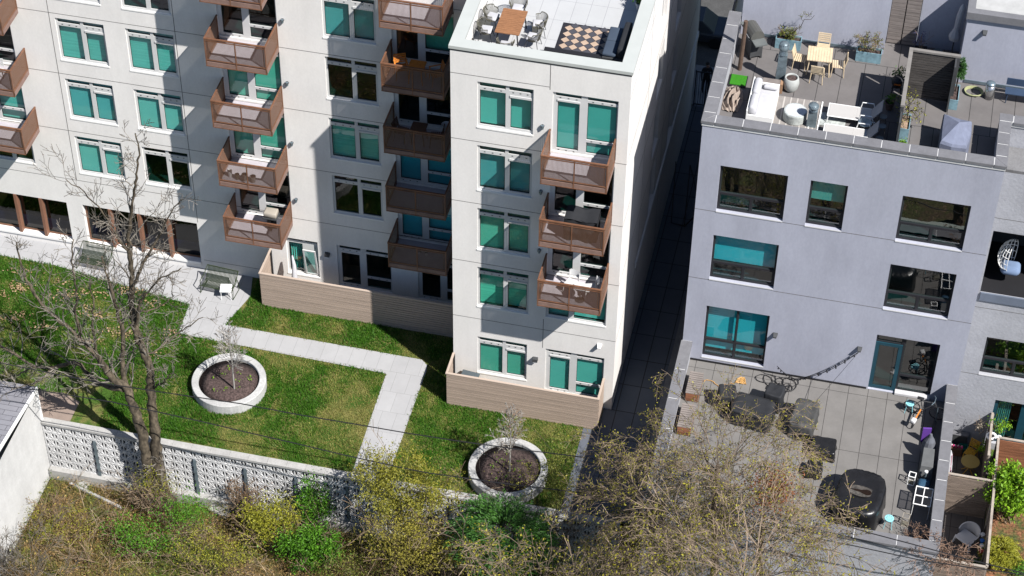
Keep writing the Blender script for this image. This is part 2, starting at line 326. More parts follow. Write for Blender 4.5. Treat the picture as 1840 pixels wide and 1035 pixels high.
def window(root, name, x0, x1, z0, z1, y, panes, rails, gl, fm, blinds=(), sill=True, rec=.13, border=.06, T=None, dots=False, doorleaf=None, label=None, curtain=None):
    """frame object > glass_pane, blind. panes: list of (x0,x1,z0,z1) clear openings; rails: extra light rails"""
    T = T or front(y); f = MB(); gp = MB()
    def bx(a, b, c, d, e0, e1, mi=0):
        v = [T(a, e0, c), T(b, e0, c), T(b, e1, c), T(a, e1, c), T(a, e0, d), T(b, e0, d), T(b, e1, d), T(a, e1, d)]
        f.add(v, [(0, 3, 2, 1), (4, 5, 6, 7), (0, 1, 5, 4), (1, 2, 6, 5), (2, 3, 7, 6), (3, 0, 4, 7)], mi)
    # frame sheet: everything that is not a pane, as solid cells
    us = sorted({x0, x1, *[q[0] for q in panes], *[q[1] for q in panes]}); zs = sorted({z0, z1, *[q[2] for q in panes], *[q[3] for q in panes]})
    e0 = rec-.002
    for a, b in zip(us, us[1:]):
        run = None
        for c, d in zip(zs, zs[1:]):
            um, zm = (a+b)/2, (c+d)/2
            if any(q[0] < um < q[1] and q[2] < zm < q[3] for q in panes):
                if run: bx(a, b, run[0], run[1], e0, rec+.08); run = None
            else: run = (run[0], d) if run else (c, d)
        if run: bx(a, b, run[0], run[1], e0, rec+.08)
    s = .022
    for a, b, c, d in panes:
        gp.quad(T(a, rec+.05, c), T(b, rec+.05, c), T(b, rec+.05, d), T(a, rec+.05, d))
        for q in ((a, a+s, c, d), (b-s, b, c, d), (a+s, b-s, c, c+s*1.3), (a+s, b-s, d-s, d)): bx(*q, rec+.03, rec+.048, 1)
    for a, b, c, d in rails: bx(a, b, c, d, rec-.03, rec-.004)
    if dots:
        for a, b, zz in dots:
            for t in (.18, .5, .82): bx(a+(b-a)*t-.03, a+(b-a)*t+.03, zz-.015, zz+.015, rec-.01, rec-.0035, 1)
    if sill: bx(x0-.02, x1+.02, z0-.06, z0+.012, -.02, rec-.004, 2)
    o = f.build(name, [fm, seal, cream2 if fm is frame else whitem], root)
    if label: o['label'] = label
    gp.build('glass_pane', gl, o)
    if blinds:
        b = MB(); rb = rec+(rnd.choice([.11, .14, .17, .22]) if fm is frame else .18)
        for q in blinds: b.quad(T(q[0], rb, q[2]), T(q[1], rb, q[2]), T(q[1], rb, q[3]), T(q[0], rb, q[3]))
        b.build('blind', rnd.choice(blinds_) if frame is fm else blindm, o)
    if curtain:
        b = MB(); a, b2, c, d = curtain
        n_ = 24; b.grid(lambda u, v: T(a+(b2-a)*u, rec+.22+.05*math.sin(u*n_*1.9), c+(d-c)*v), 72, 1)
        b.build('curtain', blindm, o)
    return o
def resident(root, x0, x1, z0, z1, y, blind='full', T=None):
    W = x1-x0; H = z1-z0; ta = z1-.24; tb = z1-.40; xm = x0+W*.50; xn = xm+.13
    panes = [(x0+.08, xm, ta, z1-.02), (xn, x1-.05, ta, z1-.02), (x0+.08, xm, z0+.10, tb), (xn+.05, x1-.09, z0+.13, tb-.13)]
    bl = []; gl = teal
    if blind in ('full', 'some'):
        l1 = .0 if blind == 'full' else rnd.choice([.0, .12, .35]); l2 = rnd.choice([0, 0, .06])
        bl = [(x0+.04, xm+.04, z0+.02+l1, z1), (xn-.02, x1-.02, z0+.02+l2, z1)]
    elif blind == 'none': gl = dteal
    elif blind == 'part': bl = [(x0+.04, xm+.04, z0+H*.45, z1)]
    if gl is teal: gl = rnd.choice(teals_)
    return window(root, 'window', x0, x1, z0, z1, y, panes, [(xn+.03, x1-.07, tb-.15, tb-.06)], gl, frame, bl, T=T, rec=.065, dots=[(x0+.1, xm, (ta+tb)/2), (xn, x1-.08, (ta+tb)/2)])
def balcdoor(root, x0, x1, z0, z1, y, blind='none', gl=None, sill=False):
    W = x1-x0; xm = x0+W*.43; xn = xm+.24; tz = z1-.20; tb = z1-.32; lt = z0+.72
    panes = [(x0+.10, xm, tz, z1-.02), (xn, x1-.04, tz, z1-.02), (x0+.17, xm-.05, z0+.13, tb-.08), (xn, x1-.05, lt, tb), (xn, x1-.07, z0+.10, lt-.12)]
    bl = []
    if blind == 'full': bl = [(x0+.05, xm+.1, z0+.02, z1), (xn-.1, x1-.02, z0+.02, z1)]
    elif blind == 'right': bl = [(xn-.1, x1-.02, z0+.5, z1)]
    elif blind == 'left': bl = [(x0+.05, xm+.1, z0+.02, z1)]
    return window(root, 'balcony_door', x0, x1, z0, z1, y, panes, [(x0+.16, xm-.04, tb-.10, tb-.02)], gl or (teal if blind == 'full' else (teal if blind != 'none' else dteal)), frame, bl, sill=sill, rec=.065,
                  dots=[(x0+.1, xm, (tz+tb)/2), (xn, x1-.05, (tz+tb)/2), (xn, x1-.05, lt-.06), (x0+.1, xm-.05, z0+.06)])
def balcony(root, x0, x1, y, zr):
    """copper balcony: zr is the rail height; floor slab, front and side screens as sub-parts"""
    D = 1.52; zb = zr-1.34; zf = zr-1.12
    b = MB(); b.box(x0, x1, y-D, y-.002, zb, zf-.004, 0); b.box(x0+.07, x1-.07, y-D+.07, y-.01, zf-.004, zf+.012, 1)
    o = b.build('balcony', [fascia, deckm], root)
    f = MB(); t = .045
    f.box(x0-.01, x1+.01, y-D-.012, y-D+.055, zr-.055, zr)
    for sx in (x0-.01, x1-.05): f.box(sx, sx+.06, y-D+.055, y+.0, zr-.055, zr-.002)
    for px in (x0, (x0+x1)/2-t/2, x1-t): f.box(px, px+t, y-D-.008, y-D+.035, zb-.002, zr-.055)
    for px in (x0-.006, x1-t+.006): f.box(px, px+t, y-t-.01, y-.01, zf, zr-.055)
    f.box(x0+t, x1-t, y-D-.004, y-D+.03, zf+.06, zf+.10); f.box(x0+t, x1-t, y-D-.004, y-D+.03, zr-.14, zr-.11)
    for px in (x0-.004, x1-.03): f.box(px, px+.034, y-D+.04, y-t-.01, zf+.06, zf+.10)
    for px in (x0+.10, x1-.13): f.box(px, px+.025, y-D+.036, y-D+.06, zf+.02, zr-.1)
    f.box(x0-.006, x1+.006, y-D-.014, y-D-.002, zb-.004, zb+.03)
    f.build('rail_frame', copper, o)
    s = MB(); s.quad((x0+.02, y-D+.012, zf+.02), (x1-.02, y-D+.012, zf+.02), (x1-.02, y-D+.012, zr-.06), (x0+.02, y-D+.012, zr-.06)); s.build('front_screen', coppers, o)
    for px in (x0+.012, x1-.012):
        s = MB(); s.quad((px, y-D+.03, zf+.0), (px, y-.02, zf+.0), (px, y-.02, zr-.05), (px, y-D+.03, zr-.05)); s.build('side_screen', copperside, o)
    return o
def joints(root, y, hz, vs, name='expansion_joint'):
    for a, b, z in hz: m = MB(); m.box(a, b, y-.003, y+.01, z-.011, z+.011); m.build(name, groove, root)
    for x, c, d in vs: m = MB(); m.box(x-.012, x+.012, y-.0035, y+.01, c, d); m.build(name, groove, root)
# ------------------------------------------------------------ cream apartment building
B = thing('apartment_building', 'cream stucco apartment block with teal windows and copper balconies, a corner tower stepping forward', 'building', (0, 0, 0))
YA = 4.05; ZT = 17.35
# openings: facade A
colW = [(-17.08, -15.05), (-14.16, -12.16)]; rowW = [(13.52, 15.6), (10.46, 12.54), (7.43, 9.49), (4.46, 6.47)]
col3 = (-6.03, -3.93); rw3 = [(13.57, 15.66), (10.57, 12.64), (7.49, 9.58), (4.52, 6.58)]
resA = [(c[0], c[1], r[0], r[1]) for c in colW for r in rowW] + [(col3[0], col3[1], r[0], r[1]) for r in rw3] + [(-21.1, -19.05, 4.54, 6.5)]
resA += [(-31, -29, r[0], r[1]) for r in rowW] + [(-27, -25, r[0], r[1]) for r in rowW]
dA = [(-21.45, -19.05, z, z+2.72) for z in (12.88, 9.8, 6.72)]
dB = [(-10.27, -7.86, z, z+2.72) for z in (12.9, 9.82, 6.76, 3.7)]
dC = [(-3.31, -.86, z, z+2.72) for z in (12.98, 9.9, 6.84, 3.76)]
gA = [(-8.23, -6.84, .64, 2.68), (-6.01, -3.66, .42, 2.73), (-2.53, -.2, .42, 2.73)]
store = [(-17.24, -12.13, .42, 2.62, 2.5), (-23.5, -17.95, .42, 2.60, 2.5)]
wb = MB(); wallgrid(wb, -45, 0, 0, ZT, resA+dA+dB+dC+gA+store, front(YA))
wb.quad((-45, YA, 0), (-45, YA, ZT), (-45, 20, ZT), (-45, 20, 0))
wb.quad((-45, 20, 0), (-45, 20, ZT), (6.55, 20, ZT), (6.55, 20, 0))
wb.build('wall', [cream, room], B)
# tower
TR = 6.55
resT = [(.99, 3.06, 13.78, 15.88), (.99, 3.06, 10.72, 12.90), (.99, 3.05, 7.68, 9.80), (.99, 3.04, 4.62, 6.74), (1.0, 3.02, .88, 2.92)]
dT = [(3.76, 6.14, 13.18, 15.93), (3.76, 6.13, 10.12, 12.87), (3.74, 6.12, 7.03, 9.8)]
winT = (3.73, 6.12, 4.66, 6.74); gT = (3.78, 6.15, .5, 2.88)
wt = MB(); wallgrid(wt, 0, TR, 0, 17.22, resT+dT+[winT, gT], front(0))
wt.quad((0, 0, 0), (0, YA, 0), (0, YA, 17.22), (0, 0, 17.22))
side = lambda u, d, z: (TR-d, u, z)
sideh = [(u, u+1.3, z, z+2.1) for u in (6.9, 11.4) for z in (13.7, 10.65, 7.6, 4.55)]
wallgrid(wt, 0, 19.7, 0, 17.22, sideh, side)
wt.quad((0, 19.7, 0), (TR, 19.7, 0), (TR, 19.7, 17.22), (0, 19.7, 17.22))
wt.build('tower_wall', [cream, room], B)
for q in sideh:
    window(B, 'window', q[0], q[1], q[2], q[3], 0, [(q[0]+.06, q[1]-.06, q[2]+.08, q[3]-.08)], [], dgl, frame, T=side)
# roofs and parapets
tt = paving('terrace_tile', (.345, .35, .355), (.335, .34, .345), .6, 1.2, (.22, .22, .23), .009, 0, var=.04)
r = MB(); r.quad((.4, .38, 16.35), (6.15, .38, 16.35), (6.15, 19.6, 16.35), (.4, 19.6, 16.35)); r.build('roof_terrace', tt, B)
r = MB(); r.box(-45, .0, YA+.25, 20, 16.6, 16.9); r.build('roof', concd, B)
pp = MB()
pp.box(0.03, TR-.03, .03, .40, 16.3, 17.22); pp.box(.03, .42, .40, 19.6, 16.3, 17.219); pp.box(TR-.42, TR-.03, .40, 19.6, 16.3, 17.219)
pp.build('parapet', cream, B)
cp = MB()
for poly in ([(-.05, -.05), (TR+.05, -.05), (TR-.43, .44), (.43, .44)], [(-.05, -.05), (.43, .44), (.43, 19.7), (-.05, 19.7)], [(TR+.05, -.05), (TR+.05, 19.7), (TR-.43, 19.7), (TR-.43, .44)]): cp.prism(poly, 17.22, 17.35)
cp.box(-45, -.06, YA-.05, YA+.4, 17.352, 17.45)
cp.build('coping', copingw, B)
cl = MB()
cl.box(-.01, TR+.01, -.012, .0, 17.13, 17.19); cl.build('coping_dark_strip', groove, B)  # dark strip along the tower front just below the coping
joints(B, 0, [(0, 3.64, 16.12), (0, TR, 13.07), (0, TR, 10.02), (0, TR, 6.96), (0, TR, 3.92)], [(3.65, 16.0, 17.13), (3.65, 2.9, 4.5)])
joints(B, YA, [(-45, 0, z) for z in (15.8, 12.76, 9.73, 6.72)]+[(-45, -9, 4.0), (-9, -0, 3.85), (-12.0, -9, .55)], [(-17.30, 4.0, 17), (-12.08, 2.7, 17), (-23.6, 4, 17)])
# side joints
for z in (16.1, 13.05, 10.0, 6.95, 3.9): m = MB(); m.box(TR-.01, TR+.003, .01, 19.6, z-.011, z+.011); m.build('expansion_joint', groove, B)
for u in (4.6, 9.7): m = MB(); m.box(TR-.01, TR+.0035, u-.012, u+.012, .3, 17); m.build('expansion_joint', groove, B)
m = MB(); m.box(TR-.02, TR+.06, 4, 19.7, 4.2, 4.5); m.build('string_course', cream2, B)
# windows A
st_b = {(-14.16, 4.46): 'none', (-17.08, 7.43): 'full', (-6.03, 10.57): 'none', (-6.03, 4.52): 'none', (-6.03, 7.49): 'some', (-14.16, 13.52): 'part', (-21.1, 4.54): 'none'}
for q in resA: resident(B, *q, YA, st_b.get((q[0], q[2]), 'full'))
for q in resT: resident(B, *q, 0, 'full')
for i, q in enumerate(dA): balcdoor(B, *q, YA, ['none', 'none', 'full'][i])
for i, q in enumerate(dB): balcdoor(B, *q, YA, ['none', 'full', 'full', 'none'][i])
for i, q in enumerate(dC): balcdoor(B, *q, YA, ['right', 'none', 'full', 'full'][i], bluet if i in (2, 3) else None)
for i, q in enumerate(dT): balcdoor(B, *q, 0, ['full', 'none', 'none'][i])
balcdoor(B, gT[0], gT[1], gT[2], gT[3], 0, 'full', sill=True)
x0, x1, z0, z1 = winT
window(B, 'window', x0, x1, z0, z1, 0, [(x0+.1, x0+.9, z1-.25, z1-.02), (x0+1.1, x1-.05, z1-.25, z1-.02), (x0+.1, x0+.9, z0+.1, z1-.4), (x0+1.1, x1-.05, z0+.1, z1-.4)], [], teal, frame, [(x0, x0+1, z0, z1), (x0+1, x1, z0+.12, z1)], rec=.065)
x0, x1, z0, z1 = gA[0]
window(B, 'window', x0, x1, z0, z1, YA, [(x0+.07, x0+.68, z1-.2, z1-.02), (x0+.8, x1-.05, z1-.2, z1-.02), (x0+.07, x0+.68, z0+.08, z1-.34)], [], teal, frame, curtain=(x0+.05, x0+.72, z0, z1), label='small window with a drawn curtain and one sash tilted open')
# the tilted open sash of that window
sa = MB(Matrix.Translation((x0+.78, YA+.06, z0+.06)) @ Matrix.Rotation(R_(10), 4, 'X')); W_, H_ = x1-x0-.84, z1-z0-.40
sa.box(0, .06, 0, .05, 0, H_); sa.box(W_-.06, W_, 0, .05, 0, H_); sa.box(.06, W_-.06, 0, .05, 0, .06); sa.box(.06, W_-.06, 0, .05, H_-.06, H_)
so_ = sa.build('open_sash', frame, B); sg = MB(sa.M); sg.quad((.06, .02, .06), (W_-.06, .02, .06), (W_-.06, .02, H_-.06), (.06, .02, H_-.06)); sg.build('glass_pane', dgl, so_)
balcdoor(B, *gA[1], YA, 'none'); balcdoor(B, *gA[2], YA, 'none')
# storefront glazing with copper fins
def storefront(x0, x1, z0, z1, mull):
    xs = [x0+.03]+mull+[x1-.03]; panes = [(a+.05, b-.05, z0+.08, z1-.05) for a, b in zip(xs, xs[1:])]
    o = window(B, 'storefront_window', x0, x1, z0, z1, YA, panes, [], navy, copper, sill=False, rec=.22)
    for x in mull: f = MB(); f.box(x-.06, x+.06, YA-.03, YA+.216, z0-.05, z1-.01); f.build('fin', mat('fin_copper', (.17, .085, .055), .5, .15), o)
    s = MB(); s.box(x0, x1, YA-.06, YA+.21, z0-.12, z0-.001); s.build('sill', cream2, o)
    bl = MB(); bl.quad((x0+.05, YA+.5, z0), (x1-.05, YA+.5, z0), (x1-.05, YA+.5, z0+.6), (x0+.05, YA+.5, z0+.6)); bl.build('inner_ledge', mat('ledge_gray', (.5, .6, .55), .8), o)
storefront(-17.24, -12.13, .42, 2.62, [-16.03, -14.73, -13.44]); storefront(-23.5, -17.95, .42, 2.60, [-21.6, -20.3, -19.15])
for zr in (16.95, 13.9, 10.84, 7.79, 4.76): balcony(B, -10.30, -7.86, YA, zr)
for zr in (17.0, 13.98, 10.91, 7.86, 4.8): balcony(B, -3.34, -.90, YA, zr)
for zr in (13.85, 10.77, 7.74): balcony(B, -21.02, -18.59, YA, zr)
for zr in (14.21, 11.14, 8.06): balcony(B, 3.68, 6.12, 0, zr)
# ------------------------------------------------------------ gray building
G = thing('gray_building', 'gray stucco townhouse block with a furnished roof terrace and raised rear patio', 'building')
YG = .4
def gwin(root, x0, x1, z0, z1, y, T=None, split=True, kind='dark', part='window', label=None):
    W = x1-x0; zm = z0+.78 if z1-z0 < 2.5 else z0+.9; xm = (x0+x1)/2
    if split == 'full': panes = [(x0+.07, xm-.03, zm+.04, z1-.06), (xm+.03, x1-.06, zm+.04, z1-.06), (x0+.07, xm-.04, z0+.07, zm-.06), (xm+.04, x1-.06, z0+.07, zm-.06)]
    elif split: panes = [(x0+.06, x1-.06, zm+.04, z1-.05), (x0+.09, xm-.05, z0+.09, zm-.06), (xm+.05, x1-.11, z0+.09, zm-.06)]
    else: panes = [(x0+.06, x1-.06, zm+.04, z1-.05), (x0+.09, x1-.11, z0+.09, zm-.06)]
    bl = []; gl = dgl
    if kind == 'blue': bl = [(x0+.02, x1-.02, zm+.0, z1)]; gl = bluet
    if kind == 'bluefull': bl = [(x0+.02, x1-.02, z0+.3, z1)]; gl = bluet
    if kind == 'half': bl = [(x0+.02, x1-.02, zm+.3, z1)]; gl = dgl
    o = window(root, part, x0, x1, z0, z1, y, panes, [], gl, bframe, bl, sill=False, rec=.14, T=T, label=label)
    s = MB(); s.box(x0-.0, x1-.0, y-.02, y+.136, z0-.05, z0-.002); s.build('sill', mat('sill_gray', (.42, .42, .43), .6, .1), o)
    return o
W1 = [(9.91, 12.37, 11.17, 13.37), (13.19, 14.53, 11.15, 13.33), (16.49, 18.91, 11.10, 13.28), (9.91, 12.36, 7.72, 9.97), (16.49, 18.90, 7.63, 9.92), (9.92, 12.36, 3.5, 6.29)]
dG = (16.46, 18.84, 3.27, 6.24)
gw = MB(); wallgrid(gw, 9.13, 19.78, 0, 15.12, W1+[dG], front(YG))
gw.quad((9.13, YG, 0), (9.13, YG, 15.12), (9.13, 20, 15.12), (9.13, 20, 0)); gw.quad((9.13, 20, 0), (9.13, 20, 15.1), (35, 20, 15.1), (35, 20, 0))
gw.quad((19.78, YG, 3), (19.78, 1.4, 3), (19.78, 1.4, 15.12), (19.78, YG, 15.12))
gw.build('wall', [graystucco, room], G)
for q, s_, k in zip(W1, (1, 0, 1, 1, 1, 'full'), ('dark', 'half', 'dark', 'blue', 'dark', 'bluefull')): gwin(G, *q, YG, split=s_, kind=k)
x0, x1, z0, z1 = dG; bd = mat('teal_door', (.010, .045, .065), .4)
o = window(G, 'glazed_screen', x0+1.04, x1, z0, z1, YG, [(x0+1.1, x1-.06, z0+.95, z1-.06), (x0+1.1, x1-.1, z0+.12, z0+.85)], [], dgl, bframe, sill=False, rec=.14)
s = MB(); s.box(x0+1.04, x1, YG-.10, YG+.13, z0-.0, z0+.10); s.build('sill', MC['sill_gray'], o)
o = window(G, 'door', x0, x0+1.03, z0, z0+2.5, YG, [(x0+.15, x0+.88, z0+.15, z0+2.36)], [], dgl, bd, sill=False, rec=.10, label='teal framed glazed patio door')
s = MB(); s.box(x0+.84, x0+.88, YG+.02, YG+.09, z0+1.0, z0+1.2); s.box(x0+.74, x0+.88, YG+.01, YG+.03, z0+1.08, z0+1.11); s.build('handle', chrome, o)
window(G, 'transom', x0, x0+1.03, z0+2.5, z1, YG, [(x0+.05, x0+.98, z0+2.55, z1-.05)], [], dgl, bframe, sill=False, rec=.14)
joints(G, YG, [(9.13, 9.91, 11.13), (12.37, 13.19, 11.12), (14.53, 16.49, 11.1), (18.91, 19.78, 11.08), (9.13, 9.91, 7.66), (12.36, 16.49, 7.62), (18.9, 19.78, 7.6)], [])
# roof terrace
dkm = paving('deck_tile', (.118, .110, .109), (.108, .101, .100), .8, 3.2, (.02, .02, .02), .012, .5, var=.12)
r = MB(); r.quad((9.2, .5, 14.25), (19.7, .5, 14.25), (19.7, 8.2, 14.25), (9.2, 8.2, 14.25)); r.quad((19.7, 3.3, 14.249), (26, 3.3, 14.249), (26, 8.2, 14.249), (19.7, 8.2, 14.249)); r.build('roof_terrace', dkm, G)
pp = MB(); pp.box(9.16, 19.75, YG+.03, YG+.40, 14, 15.12); pp.box(9.16, 9.52, YG+.40, 7.1, 14, 15.119); pp.box(19.42, 19.75, YG+.4, 3.2, 14, 15.119); pp.box(19.42, 26, 2.9, 3.24, 14, 15.118)
pp.build('parapet', graystucco2, G)
cp = MB()
def slabs(mb, x0, x1, y0, y1, z0, z1, n, ax, gap=.016):
    for i in range(n):
        if ax == 'x': mb.box(x0+(x1-x0)*i/n+gap, x0+(x1-x0)*(i+1)/n-gap, y0, y1, z0, z1)
        else: mb.box(x0, x1, y0+(y1-y0)*i/n+gap, y0+(y1-y0)*(i+1)/n-gap, z0, z1)
slabs(cp, 9.57, 19.38, YG-.06, YG+.40, 15.24, 15.35, 10, 'x'); slabs(cp, 9.07, 9.54, .9, 7.0, 15.24, 15.35, 7, 'y'); slabs(cp, 19.40, 19.83, .9, 2.85, 15.24, 15.35, 3, 'y'); slabs(cp, 19.9, 26, 2.82, 3.27, 15.24, 15.349, 6, 'x')
for poly in ([(9.07, YG-.06), (9.55, YG-.06), (9.55, YG+.39)], [(9.07, YG-.05), (9.54, YG+.40), (9.54, .88), (9.07, .88)], [(19.40, YG-.06), (19.83, YG-.06), (19.40, YG+.39)], [(19.83, YG-.05), (19.83, .88), (19.40, .88), (19.40, YG+.40)], [(19.40, 2.87), (19.83, 2.87), (19.88, 2.9), (19.88, 3.27), (19.4, 3.27)]): cp.prism(poly, 15.24, 15.35)
cp.build('coping', copeg, G)
cl = MB(); cl.box(9.10, 19.80, YG-.03, YG+.38, 15.12, 15.342); cl.box(9.10, 9.52, YG+.38, 7.0, 15.12, 15.341); cl.box(19.42, 19.8, YG+.38, 3.2, 15.12, 15.341); cl.box(19.8, 26, 2.86, 3.22, 15.12, 15.340)
cl.build('coping_bed', mat('coping_bed', (.45, .45, .45), .8), G)
# penthouse walls behind the terrace
ph = MB(); ph.box(9.55, 14.97, 7.12, 7.3, 14.2, 18.9); ph.box(9.55, 9.75, 7.3, 12, 14.2, 18.9); ph.box(16.12, 17.75, 7.95, 8.2, 14.2, 17.6); ph.box(17.76, 26, 6.12, 8.2, 14.2, 17.2)
ph.box(14.9, 14.97, 7.3, 8.2, 14.2, 18.9)
ph.build('penthouse_wall', graystucco, G)
ph = MB(); ph.box(9.6, 14.9, 7.3, 12, 18.6, 18.8); ph.box(17.9, 26, 6.3, 12, 17.35, 17.45); ph.build('penthouse_roof', mat('flat_roof', (.33, .33, .325), .9, .1, 3), G)
ph = MB(); ph.box(17.70, 26, 6.02, 6.32, 17.2, 17.5); ph.box(17.70, 17.98, 6.32, 12, 17.2, 17.499); ph.build('penthouse_coping', copeg, G)
ph = MB(); ph.box(10.4, 14.9, 7.09, 7.118, 14.3, 14.42); ph.box(18.05, 26, 6.09, 6.118, 14.3, 14.42); ph.build('base_flashing', steel, G)
# slatted double doors
gd = MB()
for i in range(26): gd.box(14.99, 15.52, 7.84, 7.88, 14.3+i*.17, 14.3+i*.17+.15); gd.box(15.56, 16.08, 7.84, 7.88, 14.3+i*.17, 14.3+i*.17+.15)
gd.box(14.98, 16.1, 7.9, 7.95, 14.26, 18.8, 1); gd.box(15.0, 15.03, 7.82, 7.839, 14.3, 18.7, 0)
o = gd.build('slatted_door', [woodg, black], G)
# patio slab and walls
pt = paving('patio_tile', (.138, .132, .127), (.130, .124, .119), .75, 3.0, (.022, .02, .02), .010, 0, var=.13)
r = MB(); r.quad((9.3, -7.9, 3.25), (19.5, -7.9, 3.25), (19.5, .4, 3.25), (9.3, .4, 3.25)); r.build('patio_floor', pt, G)
pw = MB(); pw.box(9.12, 9.48, -7.55, .398, -3.2, 4.12); pw.box(19.42, 19.74, -7.55, .398, -3.2, 4.12); pw.box(9.12, 19.74, -7.98, -7.55, -3.2, 4.12); pw.build('patio_wall', graystucco2, G)
cp = MB(); slabs(cp, 9.08, 9.52, -7.5, .39, 4.14, 4.25, 5, 'y'); slabs(cp, 19.38, 19.80, -7.5, .39, 4.14, 4.25, 8, 'y'); slabs(cp, 9.08, 19.80, -8.03, -7.52, 4.14, 4.251, 7, 'x'); cp.build('patio_coping', copeg, G)
cl = MB(); cl.box(9.11, 9.49, -7.5, .39, 4.12, 4.243); cl.box(19.41, 19.77, -7.5, .39, 4.12, 4.243); cl.box(9.11, 19.77, -8.0, -7.52, 4.121, 4.243); cl.build('coping_bed', MC['coping_bed'], G)
cl = MB(); cl.box(9.5, 16.4, YG-.03, YG-.002, 3.26, 3.34); cl.build('base_flashing', black, G)
# ------------------------------------------------------------ right-hand neighbour
N_ = thing('neighbour_building', 'gray rendered neighbour house at the right edge with a recessed dark loggia', 'building')
YN = 1.4
lg = (19.92, 23.6, 8.35, 11.42, 2.9); rw = (20.54, 23.0, 4.07, 6.08); rd = (21.39, 24.4, .35, 2.80)
nw = MB(); wallgrid(nw, 19.785, 28, -1, 14.24, [lg, rw, rd], front(YN)); nw.build('wall', [graystucco2, room], N_)
nr_ = MB(); nr_.box(19.79, 28, 1.6, 2.88, 14.0, 14.2); nr_.build('roof', concd, N_)
gwin(N_, *rw, YN)
x0, x1, z0, z1 = rd[:4]
o = window(N_, 'door', x0, x1, z0, z1, YN, [(x0+.15, x0+1.05, z0+.12, z1-.12), (x0+1.35, x0+2.3, z0+.12, z1-.12)], [], dgl, bd, sill=False, rec=.14, curtain=(x0+.15, x0+.7, z0, z1), label='teal framed patio doors with a pale curtain inside')
joints(N_, YN, [(19.79, 28, 12.05), (19.79, 28, 7.55), (19.79, 28, 4.02)], [])
s = MB(); s.box(19.93, 23.59, YN+.02, YN+2.85, 8.352, 8.37); s.build('loggia_shade_sheet', black, N_)  # black sheet over the floor, painting in the loggia's deep shade
s = MB(); s.box(19.95, 23.6, YN-.06, YN+.15, 7.95, 8.34); s.build('loggia_parapet', mat('shaded_coping', (.11, .13, .17), .7), N_)  # blue-gray puts the shade on this parapet into its colour
# white outbuilding bottom left
O_ = thing('outbuilding', 'white sided outbuilding with a gray shingle roof at the lower left', 'building')
sd = mat('white_siding', (.40, .40, .395), .6, .10, 1, fine=.05, streak=.06)
sb = MB()
ztop = 1.72
for i in range(24):
    z0 = -3.15+i*.2; z1 = min(z0+.2, ztop)
    sb.quad((-15.53, -16, z0), (-15.53, -5.78, z0), (-15.56, -5.78, z1), (-15.56, -16, z1)); 
sb.quad((-26, -5.78, -3.15), (-15.56, -5.78, -3.15), (-15.56, -5.78, ztop), (-26, -5.78, ztop)); sb.quad((-15.56, -16, -3.15), (-26, -16, -3.15), (-26, -16, ztop), (-15.56, -16, ztop))
sb.build('wall', sd, O_)
shg = paving('shingle', (.19, .19, .21), (.17, .17, .19), .9, .28, (.06, .06, .07), .012, .5, var=.15)
r = MB(); r.add([(-26, -5.7, 1.72), (-15.5, -5.7, 1.72), (-15.5, -10.5, 2.25), (-26, -10.5, 2.25), (-15.5, -16, 1.72), (-26, -16, 1.72), (-26, -5.7, 1.82), (-15.5, -5.7, 1.82), (-15.5, -10.5, 2.35), (-26, -10.5, 2.35), (-15.5, -16, 1.82), (-26, -16, 1.82)],
    [(6, 9, 8, 7), (9, 11, 10, 8), (0, 1, 2, 3), (3, 2, 4, 5), (1, 7, 8, 2), (2, 8, 10, 4), (0, 6, 7, 1)]); r.build('roof', shg, O_)
t = MB(); t.bar((-15.52, -5.72, 1.8), (-15.52, -10.5, 2.33), .06, .16); t.box(-15.6, -15.50, -5.86, -5.76, -3.1, 1.7); t.build('corner_trim', whitem, O_)
# pad beside the outbuilding
t = MB(); t.add([(x_, y_, .012) for x_, y_ in [(-16.48, -4.38), (-15.23, -4.21), (-14.44, -4.53), (-14.43, -5.62), (-15.72, -5.71)]], [(4, 3, 2, 1, 0)]); st(t.build('timber_pad', mat('pad_tan', (.20, .155, .13), .85, .12)))
# ------------------------------------------------------------ breeze block garden wall
YB = -5.75
BW = thing('breeze_block_wall', 'white patterned breeze block garden wall with a pale coping', 'wall', (0, YB, 0))
bs = .42; nx = 56; nz = 6; xw0 = -15.5; zw0 = -2.60
blk = mat('block_white', (.46, .46, .46), .85, .2, 1.2, fine=.15)
m = MB(); dp = .075
def rib(x0, z0, x1, z1, wd=.032, e0=0., e1=dp):
    L_ = math.hypot(x1-x0, z1-z0); px, pz = -(z1-z0)/L_*wd/2, (x1-x0)/L_*wd/2
    q = [(x0-px, z0-pz), (x1-px, z1-pz), (x1+px, z1+pz), (x0+px, z0+pz)]
    m.add([(a, -.19+e0, b) for a, b in q]+[(a, -.19+e1, b) for a, b in q], [(0, 1, 2, 3), (0, 4, 5, 1), (2, 6, 7, 3), (1, 5, 6, 2), (3, 7, 4, 0)])
for i in range(nx):
    for j in range(nz):
        a, b = xw0+i*bs, zw0+j*bs; c_, d_ = a+bs/2, b+bs/2
        rib(a, b, a+bs, b+bs, .036, .003); rib(a, b+bs, a+bs, b, .036, .0045)
        # leaf shaped petals in each block
        f_ = .085
        rib(c_, b+.02, c_-f_, d_, .03, .006); rib(c_-f_, d_, c_, b+bs-.02, .03, .007); rib(c_, b+.02, c_+f_, d_, .03, .008); rib(c_+f_, d_, c_, b+bs-.02, .03, .009)
for i in range(nx+1): rib(xw0+i*bs, zw0, xw0+i*bs, zw0+nz*bs, .04, .0015)
for j in range(nz+1): rib(xw0, zw0+j*bs, xw0+nx*bs, zw0+j*bs, .04, 0)
m.build('block_pattern', blk, BW)
m = MB(); m.box(xw0, xw0+nx*bs, -.11, .0, zw0, -.07); m.build('backing', mat('block_backing', (.035, .035, .04), .9), BW)
